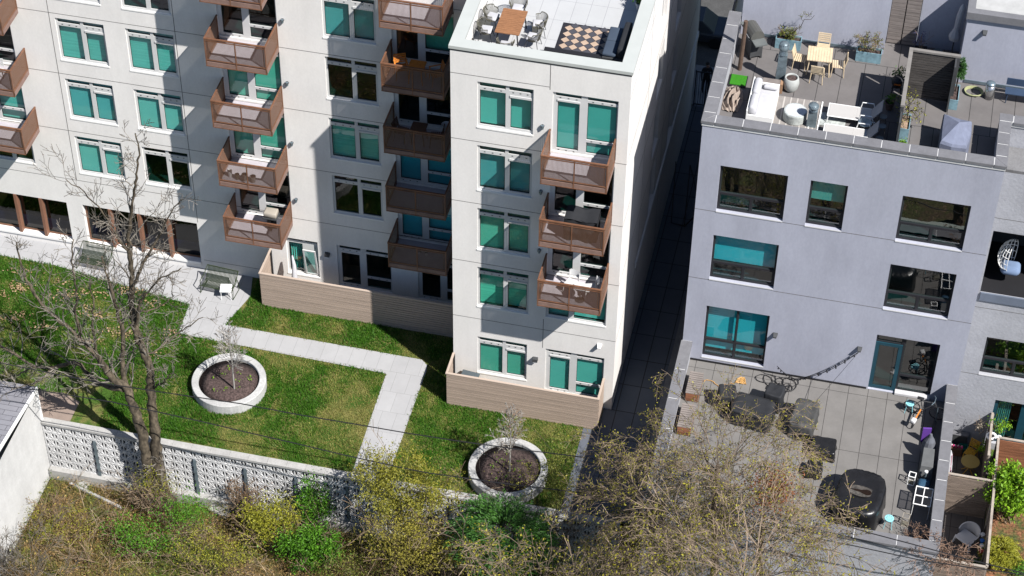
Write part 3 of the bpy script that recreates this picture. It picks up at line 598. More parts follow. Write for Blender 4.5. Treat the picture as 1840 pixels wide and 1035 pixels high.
m = MB(); slabs(m, xw0-.02, xw0+nx*bs, -.24, .08, -.06, .05, 30, 'x', .004); m.build('coping', conc, BW)
m = MB(); m.box(xw0, xw0+nx*bs, -.42, -.001, -3.3, zw0-.002); m.build('footing', conc, BW)
for i in range(11):
    m = MB(); x = -13.35+i*2.1
    t = .11
    m.box(x-t/2, x+t/2, -.26, -.245, -3.1, -.55+.0); m.box(x-.008, x+.008, -.245, -.212, -3.1, -.56); m.box(x-t/2, x+t/2, -.212, -.197, -3.1, -.55)
    m.build('post', steelb, BW)
# ------------------------------------------------------------ slatted privacy fences
def slatfence(name, label, segs, z0, z1, bmat, pmat, pitch=.125, board=.104, th=.03, posts=True, cat='fence', cap=.05, group=None):
    F = thing(name, label, cat, (segs[0][0], segs[0][1], z0), group=group)
    ox, oy = segs[0][0], segs[0][1]
    for k, (x0, y0, x1, y1) in enumerate(segs):
        L_ = math.hypot(x1-x0, y1-y0); ang = math.atan2(y1-y0, x1-x0)
        M_ = Matrix.Translation((x0-ox, y0-oy, 0)) @ Matrix.Rotation(ang, 4, 'Z'); b = MB(M_); H = z1-z0; n = int(H/pitch); e = .002*k
        for i in range(n):
            g_ = (i*37 % 5-2)*.0015
            b.box(.01+e, L_-.01-e, -th/2+g_, th/2+g_, i*pitch+.01, i*pitch+board+.01)
        b.build('boards', bmat, F)
        if posts:
            n_ = max(1, round(L_/1.6))
            for i in range(n_+1):
                p_ = MB(M_); xx = min(max(L_*i/n_, .05), L_-.05); p_.box(xx-.04, xx+.04, th/2+.004, th/2+.07, 0, H-.02-e); p_.build('post', black if pmat is tanpost else pmat, F)
        c_ = MB(M_); c_.box(-.03-e, L_+.03+e, -th/2-.012, th/2+cap, H-.03+e, H+.012+e); c_.build('top_rail', pmat, F)
    return F
slatfence('privacy_fence', 'taupe slatted privacy fence enclosing the long ground floor patio left of the tower', [(-8.95, 2.5, 0, 2.5), (-8.95, 3.99, -8.95, 2.53)], 0, 1.88, tanboard, tanpost)
slatfence('privacy_fence', 'taupe slatted privacy fence wrapped round the patio at the foot of the tower', [(0, -1.2, 6.2, -1.2), (0, -.06, 0, -1.17), (6.2, -1.17, 6.2, -.06)], 0, 1.78, tanboard, tanpost)
# patio floors behind the fences
for nm, q in (('patio_floor', (-8.9, 2.54, 0, 4.04)), ('patio_floor', (.05, -1.15, 6.15, -.02))):
    m = MB(); m.quad((q[0], q[1], .03), (q[2], q[1], .03), (q[2], q[3], .03), (q[0], q[3], .03)); st(m.build(nm, mat('pale_slab', (.34, .32, .30), .85, .06)))
# ------------------------------------------------------------ round planters
def round_planter(cx, cy, r, label):
    T_ = thing('round_planter', label, 'planter', (cx, cy, 0), group='round concrete planters on the lawn')
    m = MB(); m.lathe([(r, -.02), (r, .46), (r-.02, .48), (r-.26, .48), (r-.28, .46), (r-.28, .1)], 56, close=False); m.build('wall', mat('planter_concrete', (.34, .34, .335), .85, .12, 1.4, fine=.12, streak=.1), T_, smooth=False)
    m = MB(); m.lathe([(r-.27, .33), (r*.5, .40), (.02, .43)], 40); m.build('mulch', soil, T_, smooth=True)
    return T_
round_planter(-8.80, -2.37, 1.51, 'round white concrete planter of bark mulch beside the bent path, around the bare white sapling')
round_planter(3.26, -4.35, 1.56, 'round white concrete planter below the tower patio, around the brown-leaved sapling')
# ------------------------------------------------------------ lights on walls
def wlight(x, y, z, label, kind=0):
    o = MB()
    T_ = thing('wall_light', label, 'light', (x, y, z))
    if kind == 0: o.cyl((0, -.002, 0), (0, -.1, 0), .07, .06, 10); o.build('housing', charcoal, T_); o = MB(); o.cyl((0, -.06, -.11), (0, -.06, .06), .05, .06, 10); o.build('shade', steel, T_)
    elif kind == 1: o.box(-.10, .10, -.16, -.002, -.04, .12); o.build('housing', charcoal, T_); o = MB(); o.box(-.07, .07, -.14, -.01, -.10, -.042); o.build('lens', whitem, T_)
    else: o.add([(-.09, -.002, -.06), (.09, -.002, -.06), (.09, -.002, .06), (-.09, -.002, .06), (-.06, -.2, -.05), (.06, -.2, -.05), (.06, -.2, .0), (-.06, -.2, .0)], [(0, 1, 2, 3), (7, 6, 5, 4), (0, 4, 5, 1), (1, 5, 6, 2), (2, 6, 7, 3), (3, 7, 4, 0)]); o.build('housing', whitem if kind == 2 else charcoal, T_); o = MB(); o.box(-.05, .05, -.18, -.02, -.08, -.061); o.build('lens', chrome, T_)
for i, z in enumerate((14.12, 11.06, 7.98, 4.95)): wlight(-7.62, YA, z, 'small cylinder wall light right of the %s balcony of the left balcony column' % ['highest fully shown', 'second shown', 'third shown', 'lowest'][i])
for i, z in enumerate((14.3, 11.16, 8.18)): wlight(3.42, 0, z, 'small cylinder wall light left of the %s balcony on the tower' % ['top', 'middle', 'bottom'][i])
wlight(-6.42, YA, 2.1, 'square wall light beside the shaded patio door left of the tower', 1); wlight(3.38, 0, 2.2, 'square wall light between the two ground floor windows of the tower', 1)
wlight(5.93, 0, 3.62, 'white wedge wall light above the tower patio door', 2); wlight(12.66, YG, 5.40, 'dark wedge wall light right of the blue lower window on the gray building', 3)
wlight(15.9, YG, 5.4, 'dark wedge wall light where the string lights are tied', 3); wlight(18.45, 6.12, 16.7, 'wedge wall light on the penthouse wall above the steel bin', 3)
# ------------------------------------------------------------ furniture makers
def part(T_, name, mt, fn, smooth=False, label=None):
    m = MB(); fn(m); o = m.build(name, mt, T_, smooth)
    if label: o['label'] = label
    return o
def legs4(T_, mt, w, d, h, r=.02, sp=.0, name='leg'):
    for sx in (-1, 1):
        for sy in (-1, 1): part(T_, name, mt, lambda m: m.cyl((sx*w/2, sy*d/2, h), (sx*(w/2+sp), sy*(d/2+sp), 0), r, r*.8, 6))
def slat_chair(name, label, loc, rz, mt, group=None, w=.46, h=.85, arms=False):
    T_ = thing(name, label, 'chair', loc, rz, group)
    def seat(m):
        for i in range(6): m.box(-w/2, w/2, -.22+i*.075, -.165+i*.075, .43, .45)
    def back(m):
        for i in range(5): m.box(-w/2+.03, w/2-.03, .22+i*.018, .24+i*.018, .52+i*.075, .575+i*.075)
        for s_ in (-1, 1): m.bar((s_*(w/2-.01), .2, .4), (s_*(w/2-.01), .31, h+.02), .03, .035)
    part(T_, 'seat', mt, seat); part(T_, 'backrest', mt, back); legs4(T_, mt, w-.04, .42, .43, .02, .03)
    if arms:
        for s_ in (-1, 1): part(T_, 'armrest', mt, lambda m: (m.box(s_*w/2-.025, s_*w/2+.025, -.24, .24, .64, .665), m.box(s_*w/2-.02, s_*w/2+.02, -.22, -.18, .43, .64)))
    return T_
def rope_chair(label, loc, rz, group):
    T_ = thing('rope_armchair', label, 'chair', loc, rz, group)
    def shell(m):
        for k in range(27):
            a = R_(-25+230*k/26); r0, r1 = .24, .33
            m.cyl((r0*math.cos(a), .02+r0*math.sin(a)*.95, .40), (r1*math.cos(a), .02+r1*math.sin(a)*.95, .76-(.09 if a < .3 or a > 2.9 else 0)), .012, None, 4)
        m.path([(.33*math.cos(R_(a)), .02+.33*.95*math.sin(R_(a)), .77-(.1 if (a < 12 or a > 168) else 0)) for a in range(-25, 206, 10)], .018, 6)
        m.lathe([(.10, .38), (.25, .39), (.26, .42), (.1, .43)], 16)
    part(T_, 'shell', rattan, shell); part(T_, 'cushion', whitefab, lambda m: m.soft(-.22, .22, -.22, .20, .42, .50, .06), True); legs4(T_, charcoal, .36, .36, .40, .014, .08)
    return T_
def slat_table(name, label, loc, rz, L_, W_, H, mt, legmt, n=12, group=None, hole=False):
    T_ = thing(name, label, 'table', loc, rz, group)
    part(T_, 'tabletop', mt, lambda m: [m.box(-W_/2, W_/2, -L_/2+L_*i/n+.004, -L_/2+L_*(i+1)/n-.004, H-.035, H) for i in range(n)])
    legs4(T_, legmt, W_-.2, L_-.2, H-.036, .03, .06); return T_
# tower roof terrace
Z1 = 16.352
slat_table('dining_table', 'brown slatted teak dining table on the white tower roof terrace', (1.74, 2.15, Z1), 0, 1.46, .90, .75, teak, black, 14)
gp_ = 'rope armchairs round the teak table'
rope_chair('rope armchair with white cushion at the far end of the teak table', (1.72, 3.38, Z1), 0, gp_)
for (x, y, rz, l) in ((.92, 2.65, 80, 'left of the teak table, farther one'), (.88, 1.85, 92, 'left of the teak table, nearer one'), (2.65, 2.62, -80, 'right of the teak table, farther one'), (2.62, 1.82, -95, 'right of the teak table, nearer one'), (1.76, 1.12, 180, 'tucked under the near end of the teak table')):
    src = [o for o in bpy.data.objects if o.name == 'rope_armchair'][0]; dup(src, (x, y, Z1), R_(rz), 'rope armchair with white cushion '+l)
T_ = thing('pouf', 'black and white striped pouf at the top edge of the tower terrace', 'pouf', (.55, 4.55, Z1)); part(T_, 'body', whitefab, lambda m: m.lathe([(.2, 0), (.27, .1), (.28, .3), (.22, .4), (.02, .41)], 20), True)
part(T_, 'stripes', black, lambda m: [m.bar((.284*math.cos(a), .284*math.sin(a), .08), (.287*math.cos(a), .287*math.sin(a), .34), .03, .05) for a in [i*math.pi/5 for i in range(10)]])
T_ = thing('rug', 'black outdoor rug with peach and charcoal diamond pattern', 'rug', (4.35, 2.55, Z1)); peach = mat('peach', (.33, .245, .185), .9); chg = mat('rug_charcoal', (.045, .045, .055), .9)
part(T_, 'border', mat('rug_black', (.013, .013, .018), .9), lambda m: m.box(-.95, 1.5, -.95, .95, .0, .012))
def dia(off, mi):
    def f(m):
        for i in range(5):
            for j in range(5):
                cx, cy = -.68+i*.36+(.18 if off else 0), -.78+j*.36+(.18 if off else 0)
                if cx > 1.35 or cy > .85: continue
                h = .165; m.add([(cx-h, cy, .0145), (cx, cy-h, .0145), (cx+h, cy, .0145), (cx, cy+h, .0145)], [(0, 1, 2, 3)])
    return f
part(T_, 'peach_diamonds', peach, dia(0, 0)); part(T_, 'charcoal_diamonds', chg, dia(1, 0))
T_ = thing('outdoor_sofa', 'dark navy outdoor sofa with its back to the right parapet of the tower terrace', 'sofa', (5.6, 2.3, Z1))
navyf = mat('navy_fabric', (.035, .05, .075), .85, .1)
part(T_, 'base', charcoal, lambda m: m.box(-.38, .40, -.86, .86, .05, .30)); part(T_, 'seat_cushion', navyf, lambda m: (m.soft(-.40, .12, -.82, -.005, .31, .45, .05), m.soft(-.40, .12, .005, .82, .31, .45, .05)), True); part(T_, 'back_cushion', darkfab, lambda m: m.soft(.14, .42, -.85, .85, .30, .75, .07), True)
T_ = thing('black_tray', 'low black bench along the near parapet beside the diamond rug', 'bench', (3.4, 1.52, Z1)); part(T_, 'seat', black, lambda m: m.box(-.3, 2.3, -.1, .1, .2, .26)); part(T_, 'base', black, lambda m: m.box(-.2, 2.2, -.06, .06, 0, .199))
T_ = thing('string_lights', 'black string lights lying along the left parapet of the tower terrace', 'lights', (.47, 1.6, Z1+.3)); part(T_, 'cord', black, lambda m: m.path([(0.02, -.9+i*.22, .03*math.sin(i*1.3)) for i in range(15)], .012, 4)); part(T_, 'bulbs', black, lambda m: [m.cyl((.02, -.9+i*.66, .04), (.1, -.9+i*.66, -.1), .035, .02, 6) for i in range(5)])
# balcony things
def at_b(x, y, zr): return (x, y, zr-1.10)
zr = 13.98
slat_table('folding_table', 'orange wooden folding table on the sunlit right-hand balcony beside the tower', at_b(-2.1, 3.15, zr), 0, .62, .62, .74, orangewood, orangewood, 8)
slat_chair('folding_chair', 'orange wooden folding chair left of the orange table', at_b(-2.75, 3.25, zr), R_(25), orangewood, arms=True, group='orange folding chairs on the balcony')
slat_chair('folding_chair', 'orange wooden folding chair right of the orange table', at_b(-1.35, 3.2, zr), R_(-60), orangewood, arms=True, group='orange folding chairs on the balcony')
zr = 10.91; dkw = mat('dark_wood', (.08, .04, .025), .6, .2)
slat_table('folding_table', 'dark wooden folding table on the shaded balcony beside the tower', at_b(-2.1, 3.2, zr), 0, .6, .6, .74, dkw, dkw, 8)
slat_chair('folding_chair', 'dark wooden folding chair left of the dark table', at_b(-2.8, 3.2, zr), R_(80), dkw); slat_chair('folding_chair', 'dark wooden folding chair right of the dark table', at_b(-1.4, 3.2, zr), R_(-80), dkw)
T_ = thing('wall_fan', 'white basket on the shaded balcony beside the dark chair', 'basket', at_b(-1.1, 3.6, zr)); part(T_, 'body', whiteplas, lambda m: m.lathe([(.12, .5), (.2, .75), (.19, .75), (.11, .52)], 16))
zr = 7.79
for i, (x, y, r, h, c, l) in enumerate(((-9.95, 2.9, .10, .34, whiteplas, 'white'), (-9.62, 2.82, .10, .24, rattan, 'brown'), (-9.3, 2.82, .13, .3, mat('pot_gray', (.2, .18, .17), .8), 'gray'), (-8.95, 2.8, .13, .28, MC['pot_gray'], 'second gray'))):
    T_ = thing('flower_pot', l+' empty flower pot on the balcony floor above the lowest one, left column', 'pot', at_b(x, y, zr)); part(T_, 'pot', c, lambda m: m.lathe([(r*.7, 0), (r, h), (r*.85, h), (r*.6, .04)], 14)); part(T_, 'soil', soil, lambda m: m.lathe([(r*.82, h*.8), (.01, h*.82)], 12))
zr = 4.76
T_ = thing('balcony_grill', 'small beige portable grill on the lowest left-column balcony', 'grill', at_b(-8.55, 3.45, zr)); bg = mat('beige_lid', (.30, .27, .23), .5); part(T_, 'lid', bg, lambda m: m.soft(-.28, .28, -.22, .22, .72, .98, .07), True); part(T_, 'stand', black, lambda m: (m.box(-.2, .2, -.02, .02, .0, .66), m.box(-.02, .02, -.2, .2, .0, .659))); part(T_, 'tray', charcoal, lambda m: m.box(-.3, .3, -.24, .24, .66, .715))
zr = 4.8
for s_ in (-1, 1):
    T_ = thing('sandal', 'pale sandal on the lowest shaded balcony, '+('left' if s_ < 0 else 'right')+' of the pair', 'sandal', at_b(-2.1+s_*.13, 3.4, zr), R_(20*s_)); part(T_, 'sole', whiteplas, lambda m: m.soft(-.05, .05, -.13, .13, 0, .03, .02), True); part(T_, 'strap', charcoal, lambda m: m.box(-.055, .055, -.01, .03, .03, .06))
zr = 11.14
T_ = thing('covered_furniture', 'black fabric cover over furniture on the middle tower balcony', 'cover', at_b(5.15, -.75, zr)); part(T_, 'cover', darkfab, lambda m: (m.grid(lambda u, v: (-.62+1.24*u, .32+.05*math.sin(u*9)-.03*v, 1.05*v), 12, 6), m.grid(lambda u, v: (-.62+1.24*u+.03*math.sin(v*7), -.42-.05*math.sin(u*11)+.06*v, .95*v), 12, 6), m.grid(lambda u, v: (-.62+1.24*u, -.37+v*.68, .95+.09*v+.03*math.sin(u*8)), 12, 4), m.grid(lambda u, v: (-.62, -.42+.74*u, .97*v), 6, 4), m.grid(lambda u, v: (.62, -.42+.74*u, .97*v), 6, 4)), True)
zr = 8.06; gpc = 'white plastic chairs on the tower balcony'
def plastic_chair(label, loc, rz, group=None, mt=whiteplas):
    T_ = thing('plastic_chair', label, 'chair', loc, rz, group)
    part(T_, 'seat', mt, lambda m: m.soft(-.23, .23, -.22, .22, .42, .46, .03), True)
    part(T_, 'backrest', mt, lambda m: (m.grid(lambda u, v: (-.22+.44*u, .21+.03*(1-(2*u-1)**2)+.08*v, .62+.22*v), 6, 3), m.grid(lambda u, v: (-.22+.44*u, .235+.03*(1-(2*u-1)**2)+.08*v, .62+.22*v), 6, 3), m.bar((-.2, .2, .44), (-.215, .24, .84), .035, .035), m.bar((.2, .2, .44), (.215, .24, .84), .035, .035)))
    legs4(T_, mt, .38, .38, .42, .02, .04); return T_
plastic_chair('white plastic chair facing out in the middle of the lowest tower balcony', at_b(4.82, -.72, zr), R_(-20), gpc); plastic_chair('white plastic chair in the right corner of the lowest tower balcony', at_b(5.6, -.8, zr), R_(-75), gpc)
T_ = thing('cafe_table', 'small round white table on the lowest tower balcony', 'table', at_b(5.25, -1.1, zr)); part(T_, 'top', whiteplas, lambda m: m.lathe([(.02, .68), (.26, .68), (.26, .70), (.02, .70)], 20)); part(T_, 'pedestal', charcoal, lambda m: (m.cyl((0, 0, 0), (0, 0, .68), .025), m.cyl((0, 0, 0), (0, 0, .02), .18, None, 14)))
zr = 10.77
T_ = thing('balcony_bench', 'white slatted bench on the far-left balcony', 'bench', at_b(-19.9, 3.1, zr)); part(T_, 'seat', whiteplas, lambda m: [m.box(-.75, .6, -.2+i*.1, -.13+i*.1, .42, .45) for i in range(5)]); part(T_, 'backrest', whiteplas, lambda m: [m.box(-.75, .6, .3, .33, .52+i*.1, .59+i*.1) for i in range(4)]); legs4(T_, black, 1.1, .36, .42, .02)
# ground patios
T_ = thing('patio_stool', 'orange wooden chair folded inside the left end of the long privacy fence', 'chair', (-8.3, 3.35, .03), R_(30)); part(T_, 'back', orangewood, lambda m: [m.box(-.2+i*.08, -.14+i*.08, -.02, .02, .45, .98) for i in range(4)]); part(T_, 'seat', orangewood, lambda m: m.box(-.22, .2, -.35, -.02, .42, .45)); legs4(T_, orangewood, .36, .3, .42, .018)
T_ = thing('folded_parasol', 'white folded parasol leaning in the corner of the long fenced patio', 'parasol', (-7.75, 3.3, .03)); part(T_, 'canopy', whitefab, lambda m: m.path([(0, 0, .5), (.02, .1, 1.0), (-.02, .25, 1.6), (-.1, .35, 2.05)], [.16, .13, .09, .03], 9), True); part(T_, 'pole', charcoal, lambda m: m.cyl((0, 0, 0), (-.02, .02, .5), .02)); part(T_, 'base', charcoal, lambda m: m.cyl((0, 0, 0), (0, 0, .06), .2, None, 14))
T_ = thing('storage_bin', 'dark gray storage bin with a yellow trim in the left corner of the tower patio', 'bin', (.75, -.38, .03), R_(-6)); part(T_, 'box', mat('bin_yellow', (.35, .22, .02), .5), lambda m: m.box(-.34, .34, -.24, .24, 0, .85)); part(T_, 'lid', mat('bin_lid', (.06, .075, .085), .5), lambda m: m.soft(-.37, .37, -.27, .27, .86, .96, .04), True)
T_ = thing('blue_tub', 'bright blue plastic tub in front of the gray storage bin', 'tub', (.55, -.83, .5)); part(T_, 'body', mat('bright_blue', (.03, .28, .62), .35), lambda m: m.lathe([(.22, 0), (.25, .2), (.2, .3), (.02, .33)], 20), True)
T_ = thing('plastic_sheet', 'crumpled clear plastic sheet beside the blue tub', 'sheet', (1.15, -.75, .35)); part(T_, 'sheet', mat('sheet_plastic', (.45, .45, .47), .25, .2, 4, 1., bscale=5), lambda m: m.grid(lambda u, v: (-.35+.7*u, -.25+.5*v, .35*math.sin(u*3.1)*math.sin(v*3.1)+.08*math.sin(u*17+v*9)), 10, 8))
part(T_, 'prop', charcoal, lambda m: m.box(-.3, .3, -.2, .2, -.32, -.02))
# benches on the walkway
olive = mat('olive_metal', (.022, .034, .013), .6)
def garden_bench(label, x, y, rz):
    T_ = thing('garden_bench', label, 'bench', (x, y, .02), rz, 'olive wire benches on the walkway')
    def seat(m):
        for i in range(24): xx = -.66+i*.0574; m.path([(xx, -.34, .40), (xx, .0, .38), (xx, .24, .40), (xx, .38, .62), (xx, .46, .86)], .017, 4)
    part(T_, 'wire_seat', olive, seat); part(T_, 'rail', olive, lambda m: m.cyl((-.7, -.35, .40), (.7, -.35, .40), .022)); part(T_, 'rail', olive, lambda m: m.cyl((-.7, .47, .87), (.7, .47, .87), .022))
    for s_ in (-1, 1): part(T_, 'arm_loop', olive, lambda m: m.path([(s_*.7, .47, .87), (s_*.72, .1, .66), (s_*.74, -.3, .62), (s_*.74, -.4, 0), (s_*.74, .3, 0), (s_*.70, .30, .5)], .02, 5))
garden_bench('olive wire bench with a white side table beside it, right end of the walkway', -10.95, 2.95, R_(-4)); garden_bench('olive wire bench seen through the bare branches, left end of the walkway', -16.6, 3.15, R_(-3))
T_ = thing('side_table', 'small square white side table beside the right olive bench', 'table', (-10.55, 2.62, .02), R_(12)); part(T_, 'top', whitem, lambda m: m.box(-.24, .24, -.24, .24, .50, .53)); legs4(T_, whitem, .40, .40, .50, .014)
# ------------------------------------------------------------ gray roof terrace furniture
Z2 = 14.254
T_ = thing('bbq_grill', 'large dark gas barbecue with a closed lid near the left parapet of the roof terrace', 'grill', (10.15, 6.05, Z2), R_(-60))
part(T_, 'lid', mat('grill_lid', (.07, .07, .065), .3), lambda m: m.path([(-.38, 0, 1.0), (-.36, 0, 1.0), (.36, 0, 1.0), (.38, 0, 1.0)], [.02, .27, .27, .02], 16), False)
part(T_, 'cabinet', charcoal, lambda m: m.box(-.38, .38, -.24, .24, .12, .92)); 
for s_ in (-1, 1): part(T_, 'side_shelf', mat('grill_shelf', (.10, .11, .11), .35), lambda m: m.box(s_*.58-.2, s_*.58+.2, -.24, .24, .88, .93)); part(T_, 'wheel', black, lambda m: m.cyl((s_*.34, -.25, .08), (s_*.34, -.2, .08), .09, None, 12)); part(T_, 'leg', charcoal, lambda m: m.box(s_*.36-.03, s_*.36+.03, .18, .24, 0, .12))
part(T_, 'handle', chrome, lambda m: m.cyl((-.3, -.31, .98), (.3, -.31, .98), .018)); part(T_, 'knobs', chrome, lambda m: [m.cyl((-.25+i*.16, -.24, .82), (-.25+i*.16, -.28, .82), .03, None, 8) for i in range(4)])
T_ = thing('timber_post', 'rough brown round timber post by the left parapet', 'post', (9.85, 4.95, Z2)); part(T_, 'shaft', mat('post_brown', (.085, .055, .04), .9, .3, 8), lambda m: m.path([(0, 0, 0), (.03, .0, 1.2), (0.05, 0, 2.25)], [.085, .08, .075], 10))
T_ = thing('turf_mat', 'bright green artificial turf mat in a black tray', 'mat', (9.9, 4.22, Z2)); part(T_, 'tray', black, lambda m: m.box(-.33, .33, -.34, .34, 0, .05)); part(T_, 'turf', turfm, lambda m: m.box(-.28, .3, -.28, .31, .05, .075))
T_ = thing('crumpled_cover', 'crumpled beige furniture cover on the floor by the left parapet', 'cover', (9.86, 3.1, Z2)); part(T_, 'fabric', mat('beige_fabric', (.24, .195, .165), .9, .2, 3), lambda m: m.grid(lambda u, v: ((u-.5)*.78*(1-.25*abs(2*v-1)), (v-.5)*1.5*(1-.12*abs(2*u-1)), .02+.17*max(0, math.sin(u*3.14)*math.sin(v*3.14))*(1+1.0*math.sin(u*24+5*math.sin(v*6)+v*9)) + .09*abs(math.sin(v*13+u*11+2*math.sin(u*9)))*math.sin(u*3.14)), 44, 54), True)
def white_sofa(T_):
    part(T_, 'frame', whitem, lambda m: (m.box(-.46, .46, -1.0, 1.0, .08, .26), m.box(-.50, -.46, -1.0, 1.0, .0, .74), m.box(-.46, .46, .95, 1.0, .26, .55), m.box(-.46, .46, -1.0, -.95, .26, .55)))
    part(T_, 'seat_cushion', whitefab, lambda m: m.soft(-.25, .45, -.93, .93, .265, .43, .06), True)
    for i in (-1, 1): part(T_, 'back_cushion', whitefab, lambda m: m.soft(-.46, -.16, i*.47-.45, i*.47+.45, .40, .86, .13, n=4), True)
    part(T_, 'bolster', whitefab, lambda m: m.soft(-.12, .42, .68, .92, .43, .62, .10), True)
T_ = thing('outdoor_sofa', 'white cushioned outdoor sofa on the gray roof terrace', 'sofa', (11.02, 2.72, Z2), R_(0)); white_sofa(T_)
T_ = thing('wicker_box', 'small gray wicker box behind the white sofa', 'box', (11.15, 4.0, Z2)); part(T_, 'box', woodg, lambda m: m.box(-.32, .32, -.12, .16, 0, .42)); part(T_, 'band', mat('tan_band', (.25, .15, .09), .8), lambda m: m.box(.325, .42, -.12, .16, 0, .42))
T_ = thing('coffee_table', 'round mottled concrete drum coffee table in front of the white sofa', 'table', (12.22, 2.56, Z2)); cm = mat('mottled_concrete', (.30, .32, .31), .7, .3, 6, fine=.15); part(T_, 'drum', cm, lambda m: m.lathe([(.40, 0), (.43, .05), (.43, .38), (.41, .41), (.02, .41)], 36)); part(T_, 'top', mat('ice_top', (.42, .44, .46), .4, .15, 7), lambda m: m.lathe([(.37, .412), (.02, .413)], 30))
T_ = thing('terrace_rug', 'pale striped plank rug under the drum table', 'rug', (12.2, 2.75, Z2)); part(T_, 'base', mat('rug_pale', (.20, .185, .175), .9, .15, 3), lambda m: m.box(-.85, .85, -1.05, 1.0, 0, .012)); part(T_, 'stripes', mat('rug_stripe', (.34, .32, .30), .9, .1), lambda m: [m.box(-.75+i*.24, -.70+i*.24, -1.04, .99, .0125, .016) for i in range(7)])
T_ = thing('stone_slab', 'speckled stone paver between the rug and the loungers', 'paver', (13.55, 2.75, Z2)); part(T_, 'slab', cm, lambda m: m.box(-.42, .5, -.32, .42, 0, .02)); part(T_, 'frame', whitem, lambda m: (m.box(-.47, -.425, -.9, 1.0, 0, .03), m.box(-.8, -.76, -1.2, .9, 0, .03)))
T_ = thing('pot_planter', 'round pale concrete pot filled with mulch near the duct', 'planter', (11.85, 4.2, Z2)); part(T_, 'pot', mat('pale_pot', (.30, .31, .30), .8, .12, 5), lambda m: m.lathe([(.17, 0), (.26, .12), (.30, .35), (.26, .58), (.23, .60), (.20, .57), (.2, .5)], 26, close=False), True); part(T_, 'mulch', soil, lambda m: m.lathe([(.21, .53), (.02, .56)], 16))
def duct(label, x, y, h):
    T_ = thing('turbine_vent', label, 'vent', (x, y, Z2))
    part(T_, 'duct', steelb, lambda m: (m.box(-.17, .17, -.1, .1, 0, h*.42), m.box(-.16, .16, -.095, .095, h*.42+.01, h*.78))); part(T_, 'neck', steel, lambda m: m.cyl((0, 0, h*.78), (0, 0, h*.86), .15, .13, 14))
    part(T_, 'turbine', steelb, lambda m: m.lathe([(.10, h*.86), (.19, h*.92), (.20, h*.98), (.14, h*1.06), (.02, h*1.08)], 18), True); part(T_, 'fins', steel, lambda m: [m.bar((.15*math.cos(a), .15*math.sin(a), h*.87), (.17*math.cos(a+.5), .17*math.sin(a+.5), h*1.05), .012, .05) for a in [i*.42 for i in range(15)]])
duct('tall galvanised turbine vent behind the pale concrete pot', 11.42, 4.5, 1.75); duct('short galvanised turbine vent right of the drum coffee table', 12.86, 2.3, .95)
def box_planter(label, x, y, L_, W_, H, rz=0, mt=planterm, sl=soil):
    T_ = thing('box_planter', label, 'planter', (x, y, Z2), rz); t = .025
    part(T_, 'box', mt, lambda m: (m.box(-L_/2, L_/2, -W_/2, -W_/2+t, 0, H), m.box(-L_/2, L_/2, W_/2-t, W_/2, 0, H), m.box(-L_/2, -L_/2+t, -W_/2+t, W_/2-t, 0, H-.001), m.box(L_/2-t, L_/2, -W_/2+t, W_/2-t, 0, H-.001)))
    part(T_, 'soil', sl, lambda m: m.box(-L_/2+t, L_/2-t, -W_/2+t, W_/2-t, H-.12, H-.08)); return T_
PL = {}
PL['a'] = box_planter('long zinc planter with a bushy shrub behind the galvanised duct', 11.42, 6.72, .96, .34, .45)
PL['b'] = box_planter('long zinc planter with a wispy plant right of the sand-coloured dining set', 14.45, 6.66, .94, .36, .45)
PL['c'] = box_planter('dark planter with purple blossom in front of the blue shaded wall', 16.3, 7.2, .5, .4, .45, mt=charcoal)
PL['d'] = box_planter('tall zinc planter with an upright conifer at the end of the slatted screen', 17.75, 4.9, .34, .95, .45)
PL['e'] = box_planter('zinc planter of pale stones with a yellow-leaved sapling', 16.15, 2.75, .36, .9, .5, sl=mat('pebbles', (.24, .17, .12), .8, .6, 14))
PL['f'] = box_planter('small zinc planter of green herbs beside the dark screen', 16.15, 1.5, .36, .5, .45)
PL['g'] = box_planter('small zinc planter of pebbles nearest the front parapet', 16.15, 1.0, .36, .35, .45, sl=MC['pebbles'])
# sand coloured dining set
slat_table('dining_table', 'sand-coloured slatted square dining table on the gray roof terrace', (12.70, 5.62, Z2), R_(3)+math.pi/2, .92, .86, .74, sandwood, sandwood, 9)
gd_ = 'sand-coloured chairs round the square table'
for (x, y, rz, l) in ((12.74, 6.45, 0, 'behind the square table'), (12.0, 5.6, 85, 'left of the square table'), (13.42, 5.55, -85, 'right of the square table'), (12.72, 4.98, 178, 'in front of the square table, with a white seat pad')):
    slat_chair('slatted_chair', 'sand-coloured slatted chair '+l, (x, y, Z2), R_(rz), sandwood, gd_)
T_ = thing('seat_pad', 'white seat pad on the chair in front of the square table', 'cushion', (12.72, 5.0, Z2+.452)); part(T_, 'pad', whitefab, lambda m: m.soft(-.18, .18, -.18, .18, 0, .04, .03), True)
